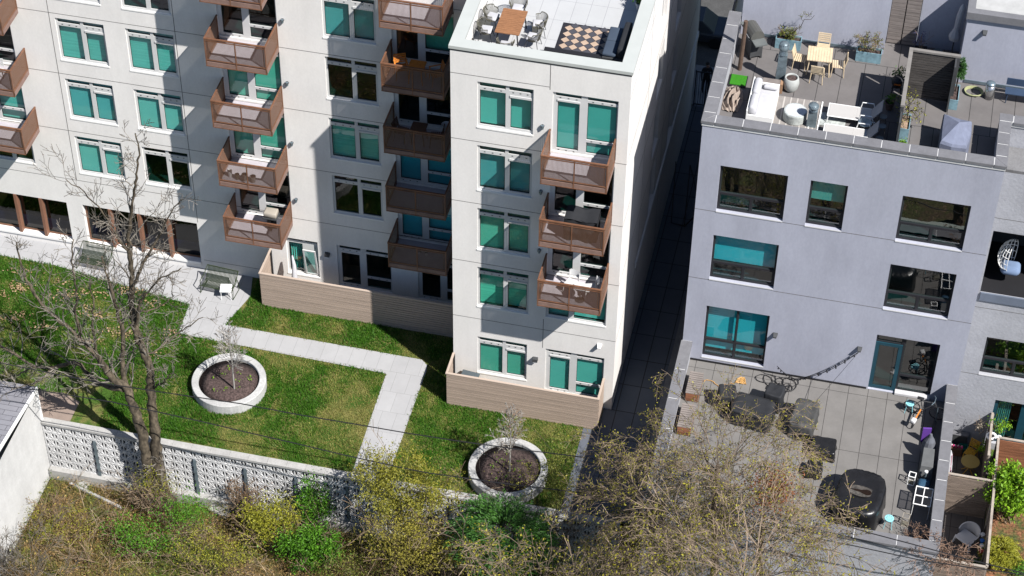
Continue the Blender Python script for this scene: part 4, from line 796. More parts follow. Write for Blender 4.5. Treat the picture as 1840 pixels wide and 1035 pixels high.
# loungers
def lounger(label, x, y):
    T_ = thing('sun_lounger', label, 'sun lounger', (x, y, Z2), 0, 'white loungers on the roof terrace')
    part(T_, 'sling', mat('sling_cream', (.36, .35, .34), .8, .03), lambda m: m.box(-.95, .05, -.34, .34, .30, .325)); part(T_, 'frame', whitem, lambda m: (m.cyl((-.98, -.36, .3), (.75, -.36, .3), .022), m.cyl((-.98, .36, .3), (.75, .36, .3), .022), m.cyl((-.98, -.36, .3), (-.98, .36, .3), .022), m.cyl((-.95, -.36, .3), (-.98, -.36, 0), .02), m.cyl((-.95, .36, .3), (-.98, .36, 0), .02), m.cyl((.7, -.36, .3), (.75, -.36, 0), .02), m.cyl((.7, .36, .3), (.75, .36, 0), .02)))
    part(T_, 'seat', MC['sling_cream'], lambda m: m.box(.052, .55, -.34, .34, .30, .324)); part(T_, 'backrest', grayfab if 0 else mat('sling_gray', (.24, .245, .26), .8), lambda m: m.add([(.55, -.33, .33), (.92, -.33, .86), (.92, .33, .86), (.55, .33, .33), (.57, -.33, .31), (.94, -.33, .84), (.94, .33, .84), (.57, .33, .31)], [(0, 3, 2, 1), (4, 5, 6, 7), (0, 1, 5, 4), (2, 3, 7, 6), (1, 2, 6, 5)]))
    for s_ in (-1, 1): part(T_, 'armrest', whitem, lambda m: m.path([(.15, s_*.36, .3), (.2, s_*.37, .55), (.6, s_*.37, .56), (.68, s_*.36, .3)], .02, 6))
lounger('cream sling lounger with upright back, the farther one by the slatted screen', 14.35, 3.02); lounger('cream sling lounger with upright back, the nearer one by the front parapet', 14.32, 1.82)
T_ = thing('round_table', 'round gray slatted side table between the two loungers', 'table', (14.75, 2.42, Z2)); part(T_, 'top', steel, lambda m: m.lathe([(.02, .42), (.25, .42), (.25, .44), (.02, .44)], 22)); legs4(T_, steel, .3, .3, .42, .015)
for i, (x, y) in enumerate(((15.35, 2.9), (15.38, 2.35), (15.35, 1.65))):
    T_ = thing('stool', 'small blue-gray stool behind the loungers, '+['farthest from', 'in the middle, second from', 'nearest'][i]+' the front parapet', 'stool', (x, y, Z2), 0, 'stools behind the loungers'); part(T_, 'seat', steelb, lambda m: m.lathe([(.02, .43), (.14, .43), (.14, .45), (.02, .45)], 16)); legs4(T_, chrome, .16, .16, .43, .012, .05)
T_ = thing('clay_pot', 'brown clay pot in the shade of the terrace screen', 'pot', (15.5, 3.95, Z2)); part(T_, 'pot', mat('clay', (.10, .07, .065), .8), lambda m: m.lathe([(.12, 0), (.19, .34), (.17, .34), (.12, .08)], 16))
T_ = thing('kettle_grill', 'black smoker with an orange tag beside the terrace screen', 'grill', (15.66, 4.95, Z2)); part(T_, 'body', black, lambda m: m.lathe([(.16, .3), (.22, .45), (.22, .62), (.12, .72), (.02, .73)], 16)); legs4(T_, black, .25, .25, .34, .018, .05); part(T_, 'tag', mat('orange_tag', (.5, .12, .02), .5), lambda m: m.box(-.12, .12, -.23, -.215, .5, .56))
# slatted terrace screen (along y and across x)
F = thing('terrace_screen', 'weathered slatted timber screen with a pale top rail dividing the roof terrace', 'fence', (15.95, 4.8, Z2))
m = MB()
for i in range(19): m.box(.06, 1.62, -.02, .02, .05+i*.108, .05+i*.108+.085)
m.build('boards', mat('dark_gray_wood', (.055, .050, .047), .85, .4, 2, fine=.2, stretch=(.5, .5, 6)), F)
m = MB()
for i in range(19): m.box(-.02, .02, -3.2, -.06, .05+i*.108, .05+i*.108+.09)
m.build('boards', MC['dark_gray_wood'], F)
m = MB(); m.box(-.07, 1.78, -.06, .07, 2.12, 2.20); m.box(-.07, .07, -3.3, -.06, 2.12, 2.199); m.build('top_rail', mat('gray_rail', (.165, .155, .145), .8, .15, 3), F)
m = MB(); m.box(1.63, 1.77, -.06, .06, 0, 2.118); m.build('post', charcoal, F); m = MB(); m.box(-.06, .06, -3.3, -3.2, 0, 2.118); m.build('post', charcoal, F)
m = MB(); m.box(1.60, 1.66, -.6, -.065, .05, 2.1); m.build('return_panel', charcoal, F)
F = thing('dark_trellis', 'low dark metal trellis with round holes running from the timber screen to the front parapet', 'fence', (15.95, 1.5, Z2)); part(F, 'panel', charcoal, lambda m: (m.box(-.03, .03, -.62, -.0, 0, 1.9), m.box(-.03, .03, .0, .0+.01, 0, 1.9)))
# right terrace
T_ = thing('covered_table', 'gray-blue fabric cover draped over furniture on the right terrace', 'cover', (17.95, 2.05, Z2))
def cov(m):
    ring = [(-.5, -.72), (-.1, -.80), (.45, -.70), (.52, 0), (.55, .72), (.1, .82), (-.5, .88), (-.52, .1)]; n = len(ring); vs = []
    for sc_, zz in ((1.02, .05), (1.0, .85), (.93, .95)): vs += [(x*sc_+.03*math.sin(i*2.7), y*sc_, zz+.05*math.sin(i*2.1+zz)) for i, (x, y) in enumerate(ring)]
    vs += [(.05, .15, 1.25)]
    fs = [(k*n+i, k*n+(i+1) % n, (k+1)*n+(i+1) % n, (k+1)*n+i) for k in range(2) for i in range(n)]+[(2*n+i, 2*n+(i+1) % n, 3*n) for i in range(n)]
    m.add(vs, fs)
part(T_, 'cover', grayfab, cov); part(T_, 'handle_loop', black, lambda m: m.path([(-.12, -.86, .5), (-.1, -.88, .7), (.1, -.88, .7), (.12, -.86, .5)], .02, 5))
T_ = thing('waste_bin', 'cylindrical brushed steel pedal bin against the penthouse wall', 'bin', (19.0, 5.45, Z2)); part(T_, 'body', chrome, lambda m: m.lathe([(.17, 0), (.17, .62), (.02, .62)], 24), True); part(T_, 'lid', steel, lambda m: m.lathe([(.175, .625), (.17, .68), (.1, .72), (.02, .73)], 24), True)
T_ = thing('garden_hose', 'coiled pale yellow hose on the right terrace', 'hose', (18.45, 5.6, Z2)); part(T_, 'coil', mat('hose_yellow', (.27, .28, .15), .5), lambda m: [m.path([((.30+.02*k)*math.cos(a/3), (.24+.02*k)*math.sin(a/3), .03+.03*k) for a in range(0, 20)], .022, 5) for k in range(3)]); part(T_, 'nozzle', black, lambda m: m.cyl((-.1, -.2, .05), (.12, -.26, .05), .03))
T_ = thing('picnic_bench', 'dark blue metal bench at the right edge of the terrace', 'bench', (20.3, 5.45, Z2)); nv = mat('navy_metal', (.03, .05, .09), .5); part(T_, 'seat', nv, lambda m: m.box(-.75, .75, -.2, .2, .43, .46)); legs4(T_, nv, 1.3, .3, .43, .02, .02); part(T_, 'backrest', nv, lambda m: m.box(-.75, .75, .22, .25, .55, .85))
T_ = thing('folded_parasol', 'tall white folded parasol in the blue shade by the penthouse corner', 'parasol', (17.45, 7.35, Z2)); part(T_, 'pole', charcoal, lambda m: m.cyl((0, 0, 0), (.03, 0, 2.4), .025)); part(T_, 'canopy', whitefab, lambda m: m.path([(.01, 0, 1.0), (.0, 0, 1.15), (.02, 0, 1.5), (.06, .0, 2.1), (.1, 0, 2.45), (.1, 0, 2.6)], [.20, .22, .10, .12, .10, .03], 8)); part(T_, 'base', charcoal, lambda m: m.cyl((0, 0, 0), (0, 0, .07), .25, None, 14))
T_ = thing('covered_pot', 'dark blue round pot in the shade beside the folded parasol', 'pot', (16.95, 7.35, Z2)); part(T_, 'pot', steelb, lambda m: m.lathe([(.14, 0), (.2, .3), (.17, .34), (.02, .34)], 16))
# ------------------------------------------------------------ patio things
Z3 = 3.254
def slat_crate(label, x, y, L_):
    T_ = thing('slatted_bench', label, 'bench', (x, y, Z3), 0, 'slatted benches along the left patio wall')
    part(T_, 'seat', woodg, lambda m: [m.box(-.27, .27, -L_/2+i*L_/11+.012, -L_/2+(i+1)*L_/11-.012, .44, .47) for i in range(11)]); part(T_, 'front_panel', woodr, lambda m: m.box(-.25, .25, -L_/2, -L_/2+.03, .05, .43)); part(T_, 'side_panel', woodr, lambda m: m.box(.22, .25, -L_/2+.031, L_/2, .05, .43)); part(T_, 'back_panel', woodr, lambda m: (m.box(-.25, -.22, -L_/2+.031, L_/2, .05, .43), m.box(-.218, .218, L_/2-.03, L_/2, .05, .43)))
slat_crate('slatted gray bench with red-brown sides, the farther one by the left patio wall', 9.92, -1.28, 1.2); slat_crate('slatted gray bench with red-brown sides, the nearer one by the left patio wall', 9.9, -3.05, 1.25)
def cover_box(name, label, x, y, L_, W_, H, mt, rz=0, taper=.06):
    T_ = thing(name, label, 'cover', (x, y, Z3), rz)
    from mathutils import noise as nz_
    sd = x*3.7+y
    def f(m):
        n = 72; prof = [(1.05, 0), (1.03, .12*H), (1.01, .35*H), (1.0, .6*H), (.99, .85*H), (.97, .96*H), (.93, H), (.75, H*1.0), (.5, H*1.0), (.25, H*1.0)]; vs = []
        for k, (s_, z) in enumerate(prof):
            for i in range(n):
                a = 2*math.pi*i/n; c, d = math.cos(a), math.sin(a); q = (abs(c)**9+abs(d)**9)**(-1/9); t_ = 1-z/H
                px_, py_ = c*q*L_/2*s_, d*q*W_/2*s_; nn = nz_.noise(Vector((px_*3+sd, py_*3, z*2)))
                fold = .03*t_*math.sin((px_-py_)*16+nn*5)+.02*nn; vs.append((px_+c*fold, py_+d*fold, max(0, z+(.05*nn*min(1, H) if k > 4 else 0)-(.03 if k > 7 else 0))))
        vs.append((0, 0, H*.96)); fs = [(k*n+i, k*n+(i+1) % n, (k+1)*n+(i+1) % n, (k+1)*n+i) for k in range(len(prof)-1) for i in range(n)]+[((len(prof)-1)*n+i, (len(prof)-1)*n+(i+1) % n, len(prof)*n) for i in range(n)]
        m.add(vs, fs)
    part(T_, 'seam', black, lambda m: m.path([(c*L_/2*1.005, d*W_/2*1.005, H*.93) for c, d in ((-1, -1), (1, -1), (1, 1), (-1, 1), (-1, -1))], .008, 4)) if L_ > 1.2 else None
    part(T_, 'cover', mt, f, True); return T_
cover_box('covered_table', 'black covered table under the bare branches in the middle of the patio', 12.3, -2.2, 1.6, 1.1, .75, darkfab, R_(-8))
cover_box('covered_chair', 'black covered chair left of the covered table', 11.25, -1.7, .7, .7, .8, darkfab, R_(12)); cover_box('covered_chair', 'tall black covered chair right of the black covered table', 13.0, -1.35, .7, .7, .9, darkfab, R_(-10))
cover_box('covered_lounge', 'dark gray covered lounge chair in the patio, left of the pale light patches', 14.25, -2.1, .95, 1.5, .72, mat('dk_gray_cover', (.045, .045, .045), .7, .3, 4, .8, bscale=4), R_(-6))
cover_box('covered_stool', 'small round black cover near the lounge chair', 14.3, -2.65, .6, .5, .4, blackcov)
cover_box('covered_firepit', 'round black cover over a low table in the middle of the patio', 15.15, -3.3, .95, .85, .45, blackcov); cover_box('covered_ottoman', 'small black cover half hidden under the bare branches', 14.95, -4.4, .6, .6, .4, blackcov)
T_ = thing('covered_hot_tub', 'big glossy black cover with a hollow full of brown water, over a large table', 'cover', (16.75, -5.75, Z3), R_(-6))
def big(m):
    n = 64; prof = [(1.06, 0), (1.03, .35), (1.0, .75), (.97, .92), (.90, 1.0), (.7, 1.01), (.5, .99), (.3, .95), (.12, .93)]; vs = []
    for k, (s_, z) in enumerate(prof):
        for i in range(n):
            a = 2*math.pi*i/n; c, d = math.cos(a), math.sin(a); q = (abs(c)**3.4+abs(d)**3.4)**(-1/3.4); wob = 1+.03*math.sin(i*1.9+math.sin(i*.7)*2)*(1.1-z)
            vs.append((c*q*.88*s_*wob, d*q*1.12*s_*wob, max(0, z+.018*math.sin(i*2.3+k*1.1) if 0 < k < 6 else z)))
    vs.append((0, 0, .925)); m.add(vs, [(k*n+i, k*n+(i+1) % n, (k+1)*n+(i+1) % n, (k+1)*n+i) for k in range(len(prof)-1) for i in range(n)]+[((len(prof)-1)*n+i, (len(prof)-1)*n+(i+1) % n, len(prof)*n) for i in range(n)])
part(T_, 'cover', blackcov, big, True)
def pud(m):
    vs = [(0, 0, .989)]; n = 36
    for i in range(n): a = 2*math.pi*i/n; vs.append((.40*math.cos(a), (.06+.07*abs(math.cos(a)))*math.sin(a)+.05*math.sin(2*a), .989))
    m.add(vs, [(0, i+1, (i+1) % n+1) for i in range(n)])
part(T_, 'puddle', mat('puddle_brown', (.012, .007, .005), .15, .3, 5), pud); part(T_, 'dust', mat('dust_patch', (.055, .05, .045), .6, .7, 4, fine=.3), lambda m: m.add([(.52*math.cos(a)*(1+.12*math.sin(3*a)), -.0+.26*math.sin(a), .981) for a in [i*.3 for i in range(21)]], [tuple(range(21))]))
lb = mat('light_blue', (.22, .50, .56), .5)
def stool(label, x, y):
    T_ = thing('metal_stool', label, 'stool', (x, y, Z3), 0, 'light blue metal stools on the patio'); part(T_, 'seat', lb, lambda m: m.lathe([(.02, .44), (.17, .44), (.17, .47), (.15, .475), (.02, .475)], 24)); part(T_, 'holes', mat('stool_hole', (.04, .12, .14), .6), lambda m: [m.cyl((.10*math.cos(a), .10*math.sin(a), .474), (.10*math.cos(a), .10*math.sin(a), .479), .018, None, 6) for a in [i*math.pi/4 for i in range(8)]]); legs4(T_, lb, .2, .2, .44, .013, .05)
stool('light blue round stool beside the bicycle', 18.12, -.42); stool('light blue round stool beside the big black cover', 17.92, -6.35)
# bicycle leaning by the right patio wall
T_ = thing('bicycle', 'black bicycle lying against the right patio wall near the door', 'bicycle', (18.7, -.55, Z3), R_(-8))
def wheel(x, z): return lambda m: (m.path([(x+.31*math.cos(a), .02, z+.31*math.sin(a)) for a in [i*math.pi/11 for i in range(23)]], .022, 5), [m.cyl((x, .02, z), (x+.3*math.cos(a), .02, z+.3*math.sin(a)), .006, None, 3) for a in [i*math.pi/6 for i in range(12)]])
part(T_, 'wheel', black, wheel(-.5, .33)); part(T_, 'wheel', black, wheel(.5, .33)); part(T_, 'frame', charcoal, lambda m: (m.cyl((-.5, .02, .33), (-.08, .02, .3), .02), m.cyl((-.5, .02, .33), (-.2, .02, .78), .018), m.cyl((-.08, .02, .3), (-.22, .02, .85), .022), m.cyl((-.08, .02, .3), (.34, .02, .8), .022), m.cyl((-.2, .02, .78), (.34, .02, .82), .022), m.cyl((.5, .02, .33), (.32, .02, .92), .02)))
part(T_, 'saddle', black, lambda m: m.soft(-.36, -.1, -.05, .09, .86, .92, .03), True); part(T_, 'handlebar', steel, lambda m: m.path([(.24, -.24, .95), (.32, -.1, 1.0), (.32, .14, 1.0), (.24, .28, .95)], .015, 5))
T_ = thing('scooter', 'gray kick scooter leaning on the right patio wall behind the bicycle', 'scooter', (19.12, -1.1, Z3), R_(80)); part(T_, 'deck', charcoal, lambda m: m.box(-.3, .25, -.06, .06, .1, .14)); part(T_, 'stem', steel, lambda m: m.cyl((.28, 0, .1), (.18, 0, 1.0), .02)); part(T_, 'handlebar', black, lambda m: m.cyl((.18, -.22, 1.0), (.18, .22, 1.0), .015)); part(T_, 'wheel', black, lambda m: m.cyl((.3, -.02, .08), (.3, .02, .08), .08, None, 12)); part(T_, 'wheel', black, lambda m: m.cyl((-.34, -.02, .08), (-.34, .02, .08), .08, None, 12))
T_ = thing('balance_bike', 'tan wooden balance bike with a white front beside the blue stool', 'bicycle', (18.45, -.95, Z3), R_(70)); part(T_, 'frame', orangewood, lambda m: m.bar((-.3, 0, .3), (.3, 0, .45), .04, .07)); part(T_, 'wheel', black, wheel(-.32, .33) if 0 else (lambda m: m.path([(-.3+.15*math.cos(a), 0, .16+.15*math.sin(a)) for a in [i*.5236 for i in range(13)]], .02, 5))); part(T_, 'wheel', black, lambda m: m.path([(.3+.15*math.cos(a), 0, .16+.15*math.sin(a)) for a in [i*.5236 for i in range(13)]], .02, 5)); part(T_, 'bag', whiteplas, lambda m: m.soft(-.45, -.22, -.1, .1, .32, .5, .05), True)
T_ = thing('purple_toy_box', 'purple plastic panel standing in the shade by the right patio wall', 'panel', (18.87, -1.85, Z3), R_(10)); part(T_, 'panel', mat('purple', (.10, .04, .24), .5), lambda m: m.box(-.16, .16, -.03, .03, 0, .75))
T_ = thing('covered_parasol', 'gray hooded cover tied at the top by the right patio wall', 'cover', (19.0, -2.6, Z3)); part(T_, 'hood', mat('mid_gray_fabric', (.09, .095, .11), .9, .2, 5), lambda m: m.lathe([(.30, .35), (.28, .6), (.2, .9), (.09, 1.1), (.05, 1.25), (.02, 1.26)], 11)); part(T_, 'base', charcoal, lambda m: m.cyl((0, 0, 0), (0, 0, .35), .2, None, 12))
T_ = thing('covered_grill', 'gray covered barbecue against the right patio wall', 'cover', (19.02, -3.5, Z3)); part(T_, 'cover', mat('gray_cover', (.085, .088, .09), .8, .15, 3, .4, bscale=4), lambda m: m.add([(-.26, -.52, 0), (.26, -.52, 0), (.28, .5, 0), (-.26, .5, 0), (-.22, -.34, .80), (.22, -.34, .80), (.2, .46, .95), (-.2, .46, .95)], [(4, 5, 6, 7), (0, 1, 5, 4), (1, 2, 6, 5), (2, 3, 7, 6), (3, 0, 4, 7)]))
T_ = thing('watering_can', 'dark blue bag with a white round cap beside the gray covered barbecue', 'bag', (19.0, -4.35, Z3)); part(T_, 'bag', mat('blue_bag', (.02, .06, .11), .7, .2, 5, .5), lambda m: m.soft(-.25, .25, -.3, .2, 0, .55, .15), True); part(T_, 'cap', whiteplas, lambda m: m.cyl((.02, .28, .75), (.02, .28, .80), .07, None, 12)); part(T_, 'pole', steelb, lambda m: m.cyl((.02, .28, 0), (.02, .28, .75), .04))
def lantern(label, x, y, mt, h=.45):
    T_ = thing('lantern', label, 'lantern', (x, y, Z3), R_(-8))
    part(T_, 'frame', mt, lambda m: ([m.box(sx*.12-.012, sx*.12+.012, sy*.12-.012, sy*.12+.012, 0, h) for sx in (-1, 1) for sy in (-1, 1)], [m.box(-.13, .13, s_*.12-.013, s_*.12+.013, z, z+.025) for s_ in (-1, 1) for z in (0.001, h)], [m.box(s_*.12-.014, s_*.12+.014, -.106, .106, z, z+.024) for s_ in (-1, 1) for z in (0.001, h)])); part(T_, 'candle_plate', rattan, lambda m: m.box(-.10, .10, -.10, .10, .03, .05))
lantern('open square lantern on the sunlit patio above the white frame table', 18.55, -4.05, whitem); lantern('pale wicker lantern just below the white frame table', 18.52, -6.1, mat('straw', (.22, .2, .17), .8))
T_ = thing('frame_table', 'glass table with a white cross frame by the right patio wall', 'table', (19.02, -5.25, Z3), R_(-3)); part(T_, 'frame', whitem, lambda m: (m.box(-.32, .32, -.45, -.42, .70, .73), m.box(-.32, .32, .42, .45, .70, .73), m.box(-.32, -.29, -.42, .42, .70, .729), m.box(.29, .32, -.42, .42, .70, .729), m.box(-.29, .29, -.015, .015, .70, .728), m.box(-.015, .015, -.42, .42, .702, .727))); part(T_, 'top', glass('smoke_glass', (.3, .3, .32), .05), lambda m: m.quad((-.3, -.43, .695), (.3, -.43, .695), (.3, .43, .695), (-.3, .43, .695))); legs4(T_, whitem, .6, .84, .70, .015)
# hoses
def hose(name, label, pts, r, mt, z=Z3):
    T_ = thing(name, label, 'hose', (pts[0][0], pts[0][1], z)); o = pts[0]; part(T_, 'tube', mt, lambda m: m.path([(x-o[0], y-o[1], r+.01+.012*(i % 3)) for i, (x, y) in enumerate(pts)], r, 5))
pts = []
for i in range(130): t = i/130; a = i*.42; pts.append((13.0+.5*math.sin(t*9)+.38*math.cos(a)*(.5+.5*math.sin(i*.11)), -.22+.25*math.sin(t*14)+.26*math.sin(a)))
hose('garden_hose', 'tangled black garden hose at the foot of the gray wall', pts, .016, black)
pts = [(11.62+.22*math.cos(i*.9)*(.5+.5*math.sin(i*.7)), -.32+.18*math.sin(i*1.1)) for i in range(70)]+[(11.4-.02*i, -.5-.04*math.sin(i*.6)-.012*i) for i in range(30)]+[(10.8-.03*i+.04*math.sin(i), -.85+.25*math.sin(i*.12)) for i in range(22)]
hose('extension_cord', 'tangled orange cord lying on the patio by the wall', pts, .014, mat('orange_cord', (.42, .24, .08), .5))
# string lights from the gray wall
T_ = thing('string_lights', 'string lights sagging from a hook on the gray wall down to the patio', 'lights', (15.9, .28, 5.3))
def sl_(m):
    for (a, b, sag) in (((0, 0, 0), (-2.2, -.1, -1.95), .22), ((0, 0, 0), (-2.15, -.05, -1.9), .35), ((-2.2, -.1, -1.95), (-3.0, -.3, -1.2), .1)):
        pts = [(a[0]+(b[0]-a[0])*t, a[1]+(b[1]-a[1])*t, a[2]+(b[2]-a[2])*t-sag*4*t*(1-t)) for t in [i/14 for i in range(15)]]; m.path(pts, .012, 4)
        for p_ in pts[1:-1:2]: m.cyl(p_, (p_[0], p_[1], p_[2]-.09), .02, .03, 5)
    m.cyl((0, 0, 0), (-1.9, -2.4, -2.0), .008, None, 4)
part(T_, 'cord', black, sl_)
# loggia things
T_ = thing('egg_chair', 'hanging wicker egg chair with a blue-gray cushion in the dark loggia', 'chair', (20.85, 2.3, 8.42)); 
def egg(m):
    for k in range(13):
        a = math.pi*k/12+math.pi*.5-.3; m.path([(.52*math.cos(a)*math.sin(t), .45*math.sin(a)*math.sin(t)-.1, 1.0-.75*math.cos(t)+.2) for t in [.15+i*.31 for i in range(9)]], .015, 4)
    for z in (.5, .8, 1.1, 1.4, 1.65): q = math.sqrt(max(0, 1-((z-1.2)/.75)**2)); m.path([(.52*q*math.cos(a), .45*q*math.sin(a)-.1, z) for a in [math.pi*.42+i*.26 for i in range(13)]], .015, 4)
part(T_, 'shell', whitem, egg); part(T_, 'cushion', mat('blue_cushion', (.12, .17, .27), .9), lambda m: m.soft(-.35, .4, -.45, .2, .45, .85, .2, n=4), True); part(T_, 'stand', black, lambda m: m.path([(0, .4, -.5), (.1, .75, .8), (.05, .5, 2.1), (0, 0, 2.15)], .025, 6))
# ------------------------------------------------------------ right garden
rg = paving('garden_deck', (.085, .075, .07), (.075, .066, .062), .6, 3, (.02, .018, .016), .012, 0, var=.15)
m = MB(); m.quad((19.8, -6.5, .02), (21.68, -6.5, .02), (21.68, 1.4, .02), (19.8, 1.4, .02)); st(m.build('garden_deck', rg))
leafg = twotone('leaf_litter', (.16, .075, .04), (.05, .06, .02), 2.2, fine=12, fv=.6)
m = MB(); m.quad((21.75, -5.4, .015), (26, -5.4, .015), (26, -.1, .015), (21.75, -.1, .015)); st(m.build('leaf_bed', leafg)); m = MB(); m.quad((21.8, -12, .02), (30, -12, .02), (30, -5.4, .02), (21.8, -5.4, .02)); st(m.build('concrete_path', conc))
def gfence(label, segs, bm, z1=2.2, z0=0.02): return slatfence('garden_fence', label, segs, z0, z1, bm, woodpale, .115, .10, .03)
gfence('weathered slatted fence crossing between the bistro set and the gray armchair', [(19.86, -2.3, 21.64, -2.3)], wood)
gfence('long slatted timber fence with a pale rail running toward the viewer beside the bright shrub', [(21.72, -6.5, 21.72, -.06)], wood)
gfence('orange-brown slatted fence below the curtained patio doors', [(21.76, 0, 24.8, 0)], woodr)
gfence('slatted fence from the patio doors down to the long timber fence', [(21.38, 1.34, 21.38, -.9)], wood, 2.1)
gfence('short slatted fence closing the front of the small deck behind the dry vine', [(19.86, -6.55, 21.68, -6.55)], wood)
T_ = thing('bistro_table', 'round mustard yellow bistro table', 'table', (20.85, -.15, .03)); part(T_, 'top', mat('mustard', (.27, .19, .05), .5), lambda m: m.lathe([(.02, .71), (.36, .71), (.36, .735), (.02, .735)], 30)); part(T_, 'leg', yellowp, lambda m: (m.cyl((-.25, -.2, 0), (.2, .15, .7), .014), m.cyl((.25, -.2, 0), (-.2, .15, .7), .014), m.cyl((-.25, .2, 0), (.2, -.15, .7), .014), m.cyl((.25, .2, 0), (-.2, -.15, .7), .014)))
gpb = 'yellow folding bistro chairs'
slat_chair('bistro_chair', 'yellow slatted folding chair behind the mustard table', (20.85, .62, .03), R_(-25), yellowp, gpb, .4); slat_chair('bistro_chair', 'yellow slatted folding chair in front of the mustard table', (20.65, -.95, .03), R_(170), yellowp, gpb, .4)
T_ = thing('folded_parasol', 'folded parasol with pink and white stripes in the right garden', 'parasol', (19.98, -.9, .03)); part(T_, 'canopy', whitefab, lambda m: m.lathe([(.20, .7), (.16, 1.2), (.08, 1.75), (.02, 1.95)], 12)); part(T_, 'stripes', mat('pink_stripe', (.25, .06, .10), .9), lambda m: [m.bar((.205*math.cos(a), .205*math.sin(a), .7), (.085*math.cos(a), .085*math.sin(a), 1.75), .03, .012) for a in [i*math.pi/3+.26 for i in range(6)]]); part(T_, 'pole', charcoal, lambda m: m.cyl((0, 0, 0), (0, 0, .7), .02))
T_ = thing('teal_pot', 'teal glazed pot behind the yellow chair', 'pot', (20.55, 1.0, .03)); part(T_, 'pot', mat('teal_glaze', (.01, .12, .10), .3), lambda m: m.lathe([(.12, 0), (.19, .3), (.16, .3), (.1, .1)], 16))
T_ = thing('flower_trough', 'small trough of pink and white flowers by the parasol', 'planter', (20.25, .8, .03)); part(T_, 'box', dkw, lambda m: m.box(-.28, .28, -.12, .12, 0, .4)); part(T_, 'flowers', mat('pink_flower', (.35, .03, .12), .8, .5, 15), lambda m: [m.soft(-.24+i*.11, -.16+i*.11, -.06+.05*math.sin(i*3), .03, .4, .5, .03) for i in range(5)]); part(T_, 'white_flowers', whiteplas, lambda m: [m.soft(-.2+i*.13, -.13+i*.13, -.02, .06, .41, .49, .03) for i in range(4)])
T_ = thing('draped_crate', 'low crate draped with a gray cloth below the yellow chair', 'crate', (21.1, -1.35, .03), R_(-10)); part(T_, 'cloth', mat('cloth_gray', (.09, .09, .10), .9, .15, 5), lambda m: m.add([(-.32, -.3, 0), (.32, -.3, 0), (.32, .3, 0), (-.32, .3, 0), (-.28, -.26, .5), (.28, -.26, .5), (.28, .26, .55), (-.28, .26, .55)], [(4, 5, 6, 7), (0, 1, 5, 4), (1, 2, 6, 5), (2, 3, 7, 6), (3, 0, 4, 7)])); part(T_, 'crate', woodg, lambda m: m.box(-.26, .26, -.24, .24, .001, .48))
T_ = thing('storage_chest', 'gray chest in the shaded back corner of the right garden', 'chest', (20.25, 1.15, .03)); part(T_, 'body', charcoal, lambda m: m.box(-.4, .4, .0, .2, 0, .7)); part(T_, 'lid', copeg, lambda m: m.box(-.42, .42, -.02, .21, .701, .75))
T_ = thing('plastic_armchair', 'gray one-piece plastic armchair on the small right deck', 'armchair', (21.05, -3.7, .03), R_(-35)); ga = mat('gray_plastic', (.48, .47, .47), .5, .03)
def arm(m):
    n = 26
    def f(u, v):
        a = R_(-200+220*u); r = .34+.05*v; hz = .40+v*(.20+.22*max(0, math.sin(math.pi*u)))
        return (r*math.cos(a+math.pi)*1.0, -(r*math.sin(a))*1.02*.9-.02, hz)
    m.grid(lambda u, v: (.36*(1+.08*v)*math.cos(R_(-20+220*u)), .06+.33*(1+.1*v)*math.sin(R_(-20+220*u)), .30+v*(.28+.20*math.sin(math.pi*u))), n, 3)
    m.grid(lambda u, v: (.40*(1+.06*v)*math.cos(R_(-20+220*u)), .06+.37*(1+.08*v)*math.sin(R_(-20+220*u)), .20+v*(.38+.20*math.sin(math.pi*u))), n, 3)
    m.grid(lambda u, v: ((.388+.036*v)*math.cos(R_(-20+220*u)), .06+(.363+.037*v)*math.sin(R_(-20+220*u)), .58+.20*math.sin(math.pi*u)), n, 1)
part(T_, 'shell', ga, arm, True); part(T_, 'seat', ga, lambda m: (m.soft(-.35, .35, -.34, .28, .32, .38, .05), ), True)
for sx in (-1, 1):
    for sy in (-1, 1): part(T_, 'leg', ga, lambda m: m.path([(sx*.33, sy*.24, .36), (sx*.38, sy*.33, .0)], [.06, .035], 6))
T_ = thing('owl_ornament', 'white and dark round ornament hung on the timber fence post', 'ornament', (21.45, .3, 1.7)); part(T_, 'ring', whitem, lambda m: m.path([(.16*math.cos(a), .0+.16*math.sin(a), .2) for a in [i*.524 for i in range(13)]], .06, 6), True); part(T_, 'center', black, lambda m: m.cyl((0, 0, .0), (0, 0, .2), .10, None, 12)); part(T_, 'small_ring', whitem, lambda m: m.path([(.3+.07*math.cos(a), .02+.07*math.sin(a), .2) for a in [i*.628 for i in range(11)]], .03, 5))
T_ = thing('hanging_pots', 'row of blue, white and red pots hung on the long timber fence', 'pots', (21.62, -4.6, 1.2))
for i, (c, y) in enumerate(((whiteplas, .35), (mat('cobalt', (.02, .10, .35), .4), .05), (whiteplas, -.2), (mat('red_pot', (.35, .03, .03), .5), -.45))): part(T_, 'pot', c, lambda m: m.lathe([(.05, 0), (.09, .14), (.02, .15)], 10, c=(-.09, y)))
T_ = thing('garden_stone', 'pale flat stone beside the bright shrub', 'stone', (22.0, -1.6, .02)); part(T_, 'stone', conc, lambda m: m.soft(-.28, .28, -.2, .2, 0, .5, .12), True)
T_ = thing('blue_ornament', 'small blue-gray pointed ornament behind the yellow conifer', 'ornament', (22.75, -3.65, .02)); part(T_, 'body', steel, lambda m: m.lathe([(.14, 0), (.1, .2), (.01, .5)], 6))
